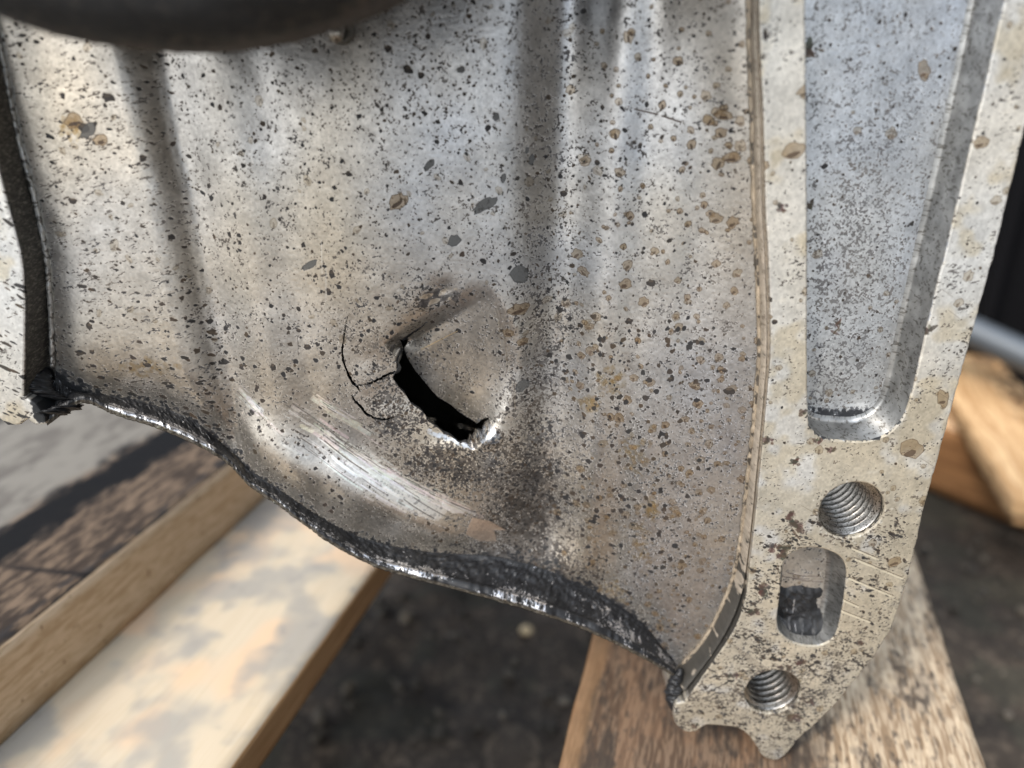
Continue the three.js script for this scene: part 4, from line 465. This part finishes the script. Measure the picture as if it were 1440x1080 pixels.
// ---------------------------------------------------------------- behind, at the right
function beam(o, name, a, b, w, h, yTop, mats, seed) { // from a to b (x, z of the front top edge), w deep to the back
  const len = Math.hypot(b[0] - a[0], b[1] - a[1]), dx = (b[0] - a[0]) / len, dz = (b[1] - a[1]) / len, g = board(w, h, len, 60, seed, 1.2, 0.6), m = new THREE.Matrix4().makeBasis(new THREE.Vector3(-dz, 0, dx), new THREE.Vector3(0, 1, 0), new THREE.Vector3(-dx, 0, -dz));
  m.setPosition((a[0] + b[0]) / 2, yTop, (a[1] + b[1]) / 2); g.applyMatrix4(m); return part(o, name, g, mats);
}
{
  const bm = thing('timber_beam', 'squared timber beam with a lit pale top and shaded brown front painted in, lying on the ground behind the casting', 'beam', [300, FLOOR, -300]);
  const t1 = wood(woodTex(60, 300, 128, 512, (x, s) => mix3([226, 196, 160], [196, 160, 122], grain(x, s, 81)))), t2 = wood(woodTex(47, 300, 128, 512, (x, s) => mix3([142, 104, 70], [108, 76, 48], sm(0.35, 0.65, grain(x, s, 83)))));  // one timber in two tones: top painted lit, front and sides painted shaded
  beam(bm, 'beam_body', [380, -183], [200, -425], 60, 47, -166.7, [t2, t2, t1, t2, t2, t2], 91);
  const sp = thing('split_board', 'tan split board with rough bark edge, lying across the timber beam', 'board', [300, -165, -310]);
  const t3 = wood(woodTex(46, 230, 128, 512, (x, s) => mix3(mix3([208, 174, 132], [166, 128, 88], sm(0.35, 0.65, grain(x, s, 87))), [84, 66, 50], 0.8 * sm(28, 40, x + 10 * fbm(x / 5, s / 12, 2)) * sm(0.35, 0.6, fbm(x / 4, s / 8, 2)))));
  { const g = board(50, 14, 200, 60, 97, 3, 2.2); g.rotateX(0.03); g.rotateY(-0.24); g.translate(277, -150.5, -310); part(sp, 'board_body', g, [t3, t3, t3, t3, t3, t3]); }
  const mc = thing('machine_part', 'black machine part with a grey steel shaft, standing behind the timber beam', 'machine part', [330, FLOOR, -420]);
  const blk = new THREE.MeshPhysicalMaterial({ color: new THREE.Color(0.004, 0.004, 0.005), roughness: 0.95, specularIntensity: 0.25 }), steel = new THREE.MeshStandardMaterial({ color: new THREE.Color(0.09, 0.1, 0.11), roughness: 0.55, metalness: 0.5 });
  const bodyS = new THREE.Shape(); bodyS.moveTo(205, FLOOR + 0.2); bodyS.lineTo(205, 10); bodyS.quadraticCurveTo(205, 70, 270, 70); bodyS.lineTo(470, 70); bodyS.lineTo(520, 20); bodyS.lineTo(520, FLOOR + 0.2);
  const bg = new THREE.ExtrudeGeometry(bodyS, { depth: 140, bevelEnabled: true, bevelSize: 6, bevelThickness: 6, bevelOffset: -6, bevelSegments: 3 }); bg.translate(0, 0, -560); part(mc, 'body', bg, blk);
  const rod = (a, b, r, m, n) => { const d = new THREE.Vector3(b[0] - a[0], b[1] - a[1], b[2] - a[2]), l = d.length(), g = new THREE.LatheGeometry([[0, 0], [r - 1, 0], [r, 1], [r, l - 1], [r - 1, l], [0, l]].map((p) => new THREE.Vector2(...p)), 40); g.applyQuaternion(new THREE.Quaternion().setFromUnitVectors(new THREE.Vector3(0, 1, 0), d.normalize())); g.translate(...a); return part(mc, n, g, m); };
  rod([215, -83, -436], [345, -128, -278], 9.5, steel, 'shaft');
  for (let i = 0; i < 6; i++) { const f = new THREE.BoxGeometry(8, 150, 26); f.translate(240 + i * 46, -60, -408); part(mc, 'cooling_fin', f, blk); }
  rod([330, 45, -424], [300, -30, -404], 12, new THREE.MeshStandardMaterial({ color: new THREE.Color(0.05, 0.06, 0.075), roughness: 0.4, metalness: 0.2 }), 'pipe');
}

{ // unseen dark wall added at the right, out of the frame: it keeps the sky off everything that faces right
  const w = thing('added_sky_blocker', 'dark board screen added at the right, out of frame, to keep the sky off', 'wall', [1150, FLOOR, 500]);
  const wm = new THREE.MeshStandardMaterial({ color: new THREE.Color(0.03, 0.026, 0.022), roughness: 0.9 });
  for (let i = 0; i < 16; i++) { const g = new THREE.BoxGeometry(40, 2600, 192); g.translate(1150 + (i % 2) * 6, FLOOR + 1300, -1000 + i * 200); part(w, 'blocker_board', g, wm); }
  const beamG = new THREE.BoxGeometry(60, 120, 3200); beamG.translate(1200, FLOOR + 1200, 500); part(w, 'blocker_rail', beamG, wm);
}
// ---------------------------------------------------------------- ground
{
  const N = 221, f = (i) => { const t = (i / (N - 1)) * 2 - 1; return Math.sign(t) * (Math.abs(t) * 420 + 14600 * Math.max(0, Math.abs(t) - 0.62) ** 3 * 12); };
  const g = grid(N, N, (i, j) => { const x = f(i) + 80, z = f(N - 1 - j) - 120, near = Math.exp(-((Math.hypot(x - 80, z + 120) / 900) ** 2)); return [x, FLOOR + near * (9 * (fbm(x / 40, z / 40, 3) - 0.5) + 3 * (fbm(x / 7, z / 7, 2) - 0.5)) - 5 * near, z]; }, (i, j, p) => [p[0] / 260, p[2] / 260]);
  const tex = dataTex(1024, 1024, (i, j) => { const x = i / 4, y = j / 4, n = fbm(x / 16, y / 16, 4), q = fbm(x / 2.5, y / 2.5, 3), k = 0.5 + 0.9 * n; const c = mix3([60, 51, 42], [92, 80, 67], sm(0.5, 0.75, q)); return mix3(c.map((v) => v * k), [44, 44, 34], 0.5 * sm(0.5, 0.65, fbm(x / 22 + 50, y / 22, 2))); }, true); tex.wrapS = tex.wrapT = THREE.MirroredRepeatWrapping;
  part(scene, 'ground', g, new THREE.MeshStandardMaterial({ map: tex, roughness: 0.95 }), null, 'structure');
  // unseen pale slabs added behind the camera to bounce light onto the casting
  const yt = dataTex(512, 512, (i, j) => { const x = i / 6, y = j / 6, n = fbm(x / 6, y / 6, 4), q = fbm(x, y, 3), k = 0.75 + 0.4 * n + 0.12 * (q - 0.5); return [176 * k, 173 * k, 166 * k]; }, true), ym = new THREE.MeshStandardMaterial({ map: yt, roughness: 0.9 });
  const bounceSlabs = new THREE.Group(); bounceSlabs.name = 'added_bounce_slabs'; bounceSlabs.userData = { kind: 'structure' }; bounceSlabs.position.copy(V(0, FLOOR, 1500)); scene.add(bounceSlabs);
  for (let i = 0; i < 7; i++) for (let j = 0; j < 5; j++) { const b = new THREE.BoxGeometry(592, 60, 592); b.translate(-1900 + i * 600, FLOOR - 12, 720 + j * 600); part(bounceSlabs, 'slab', b, ym); }
  // crumbs of soil and chips that nobody would count
  const R = rng(99), st = new THREE.IcosahedronGeometry(1, 1), sp = st.attributes.position; for (let i = 0; i < sp.count; i++) { const k = 0.75 + 0.5 * noise(sp.getX(i) * 2 + 9, sp.getY(i) * 2 + sp.getZ(i) * 3); sp.setXYZ(i, sp.getX(i) * k, sp.getY(i) * k, sp.getZ(i) * k); } st.computeVertexNormals(); st.scale(MM, MM, MM);
  const inst = new THREE.InstancedMesh(st, new THREE.MeshStandardMaterial({ color: 0xffffff, roughness: 0.95 }), 2600), m = new THREE.Matrix4(), q = new THREE.Quaternion(), e = new THREE.Euler();
  for (let i = 0; i < 2600; i++) { const s = 0.8 + 2.4 * R() ** 4; e.set(R() * 6, R() * 6, R() * 6); m.compose(V(-230 + 620 * R(), FLOOR - 3 + s * 0.4, -480 + 560 * R()), q.setFromEuler(e), new THREE.Vector3(s * (0.8 + R()), s * 0.7, s)); inst.setMatrixAt(i, m); const k = R(), t = R() < 0.06 ? 2.6 : 1; inst.setColorAt(i, new THREE.Color((0.035 + 0.05 * k) * t, (0.03 + 0.04 * k) * t, (0.024 + 0.028 * k) * t)); }
  inst.name = 'soil_crumbs'; inst.userData = { kind: 'stuff', label: 'crumbs and chips on the dark soil under the pallet', category: 'debris' }; inst.castShadow = inst.receiveShadow = true; scene.add(inst);
  const pebble = (name, label, cat, x, z, r, col, stretch = 1) => { const o = new THREE.IcosahedronGeometry(1, 3), p = o.attributes.position; for (let i = 0; i < p.count; i++) { const k = 0.85 + 0.3 * noise(p.getX(i) * 1.3 + x, p.getY(i) * 1.3 + p.getZ(i)); p.setXYZ(i, p.getX(i) * k * r * stretch, p.getY(i) * k * r * 0.7, p.getZ(i) * k * r); } o.computeVertexNormals(); const grp = thing(name, label, cat, [x, FLOOR - 3, z]); o.translate(x, FLOOR - 2.5 + r * 0.6, z); part(grp, 'stone', o, new THREE.MeshStandardMaterial({ color: col, roughness: 0.8 })); };
  pebble('pebble', 'single pale tan pebble on the dark soil below the rim', 'pebble', 7.2, -188, 3.2, new THREE.Color(0.5, 0.38, 0.22));
}
renderer.render(scene, camera);
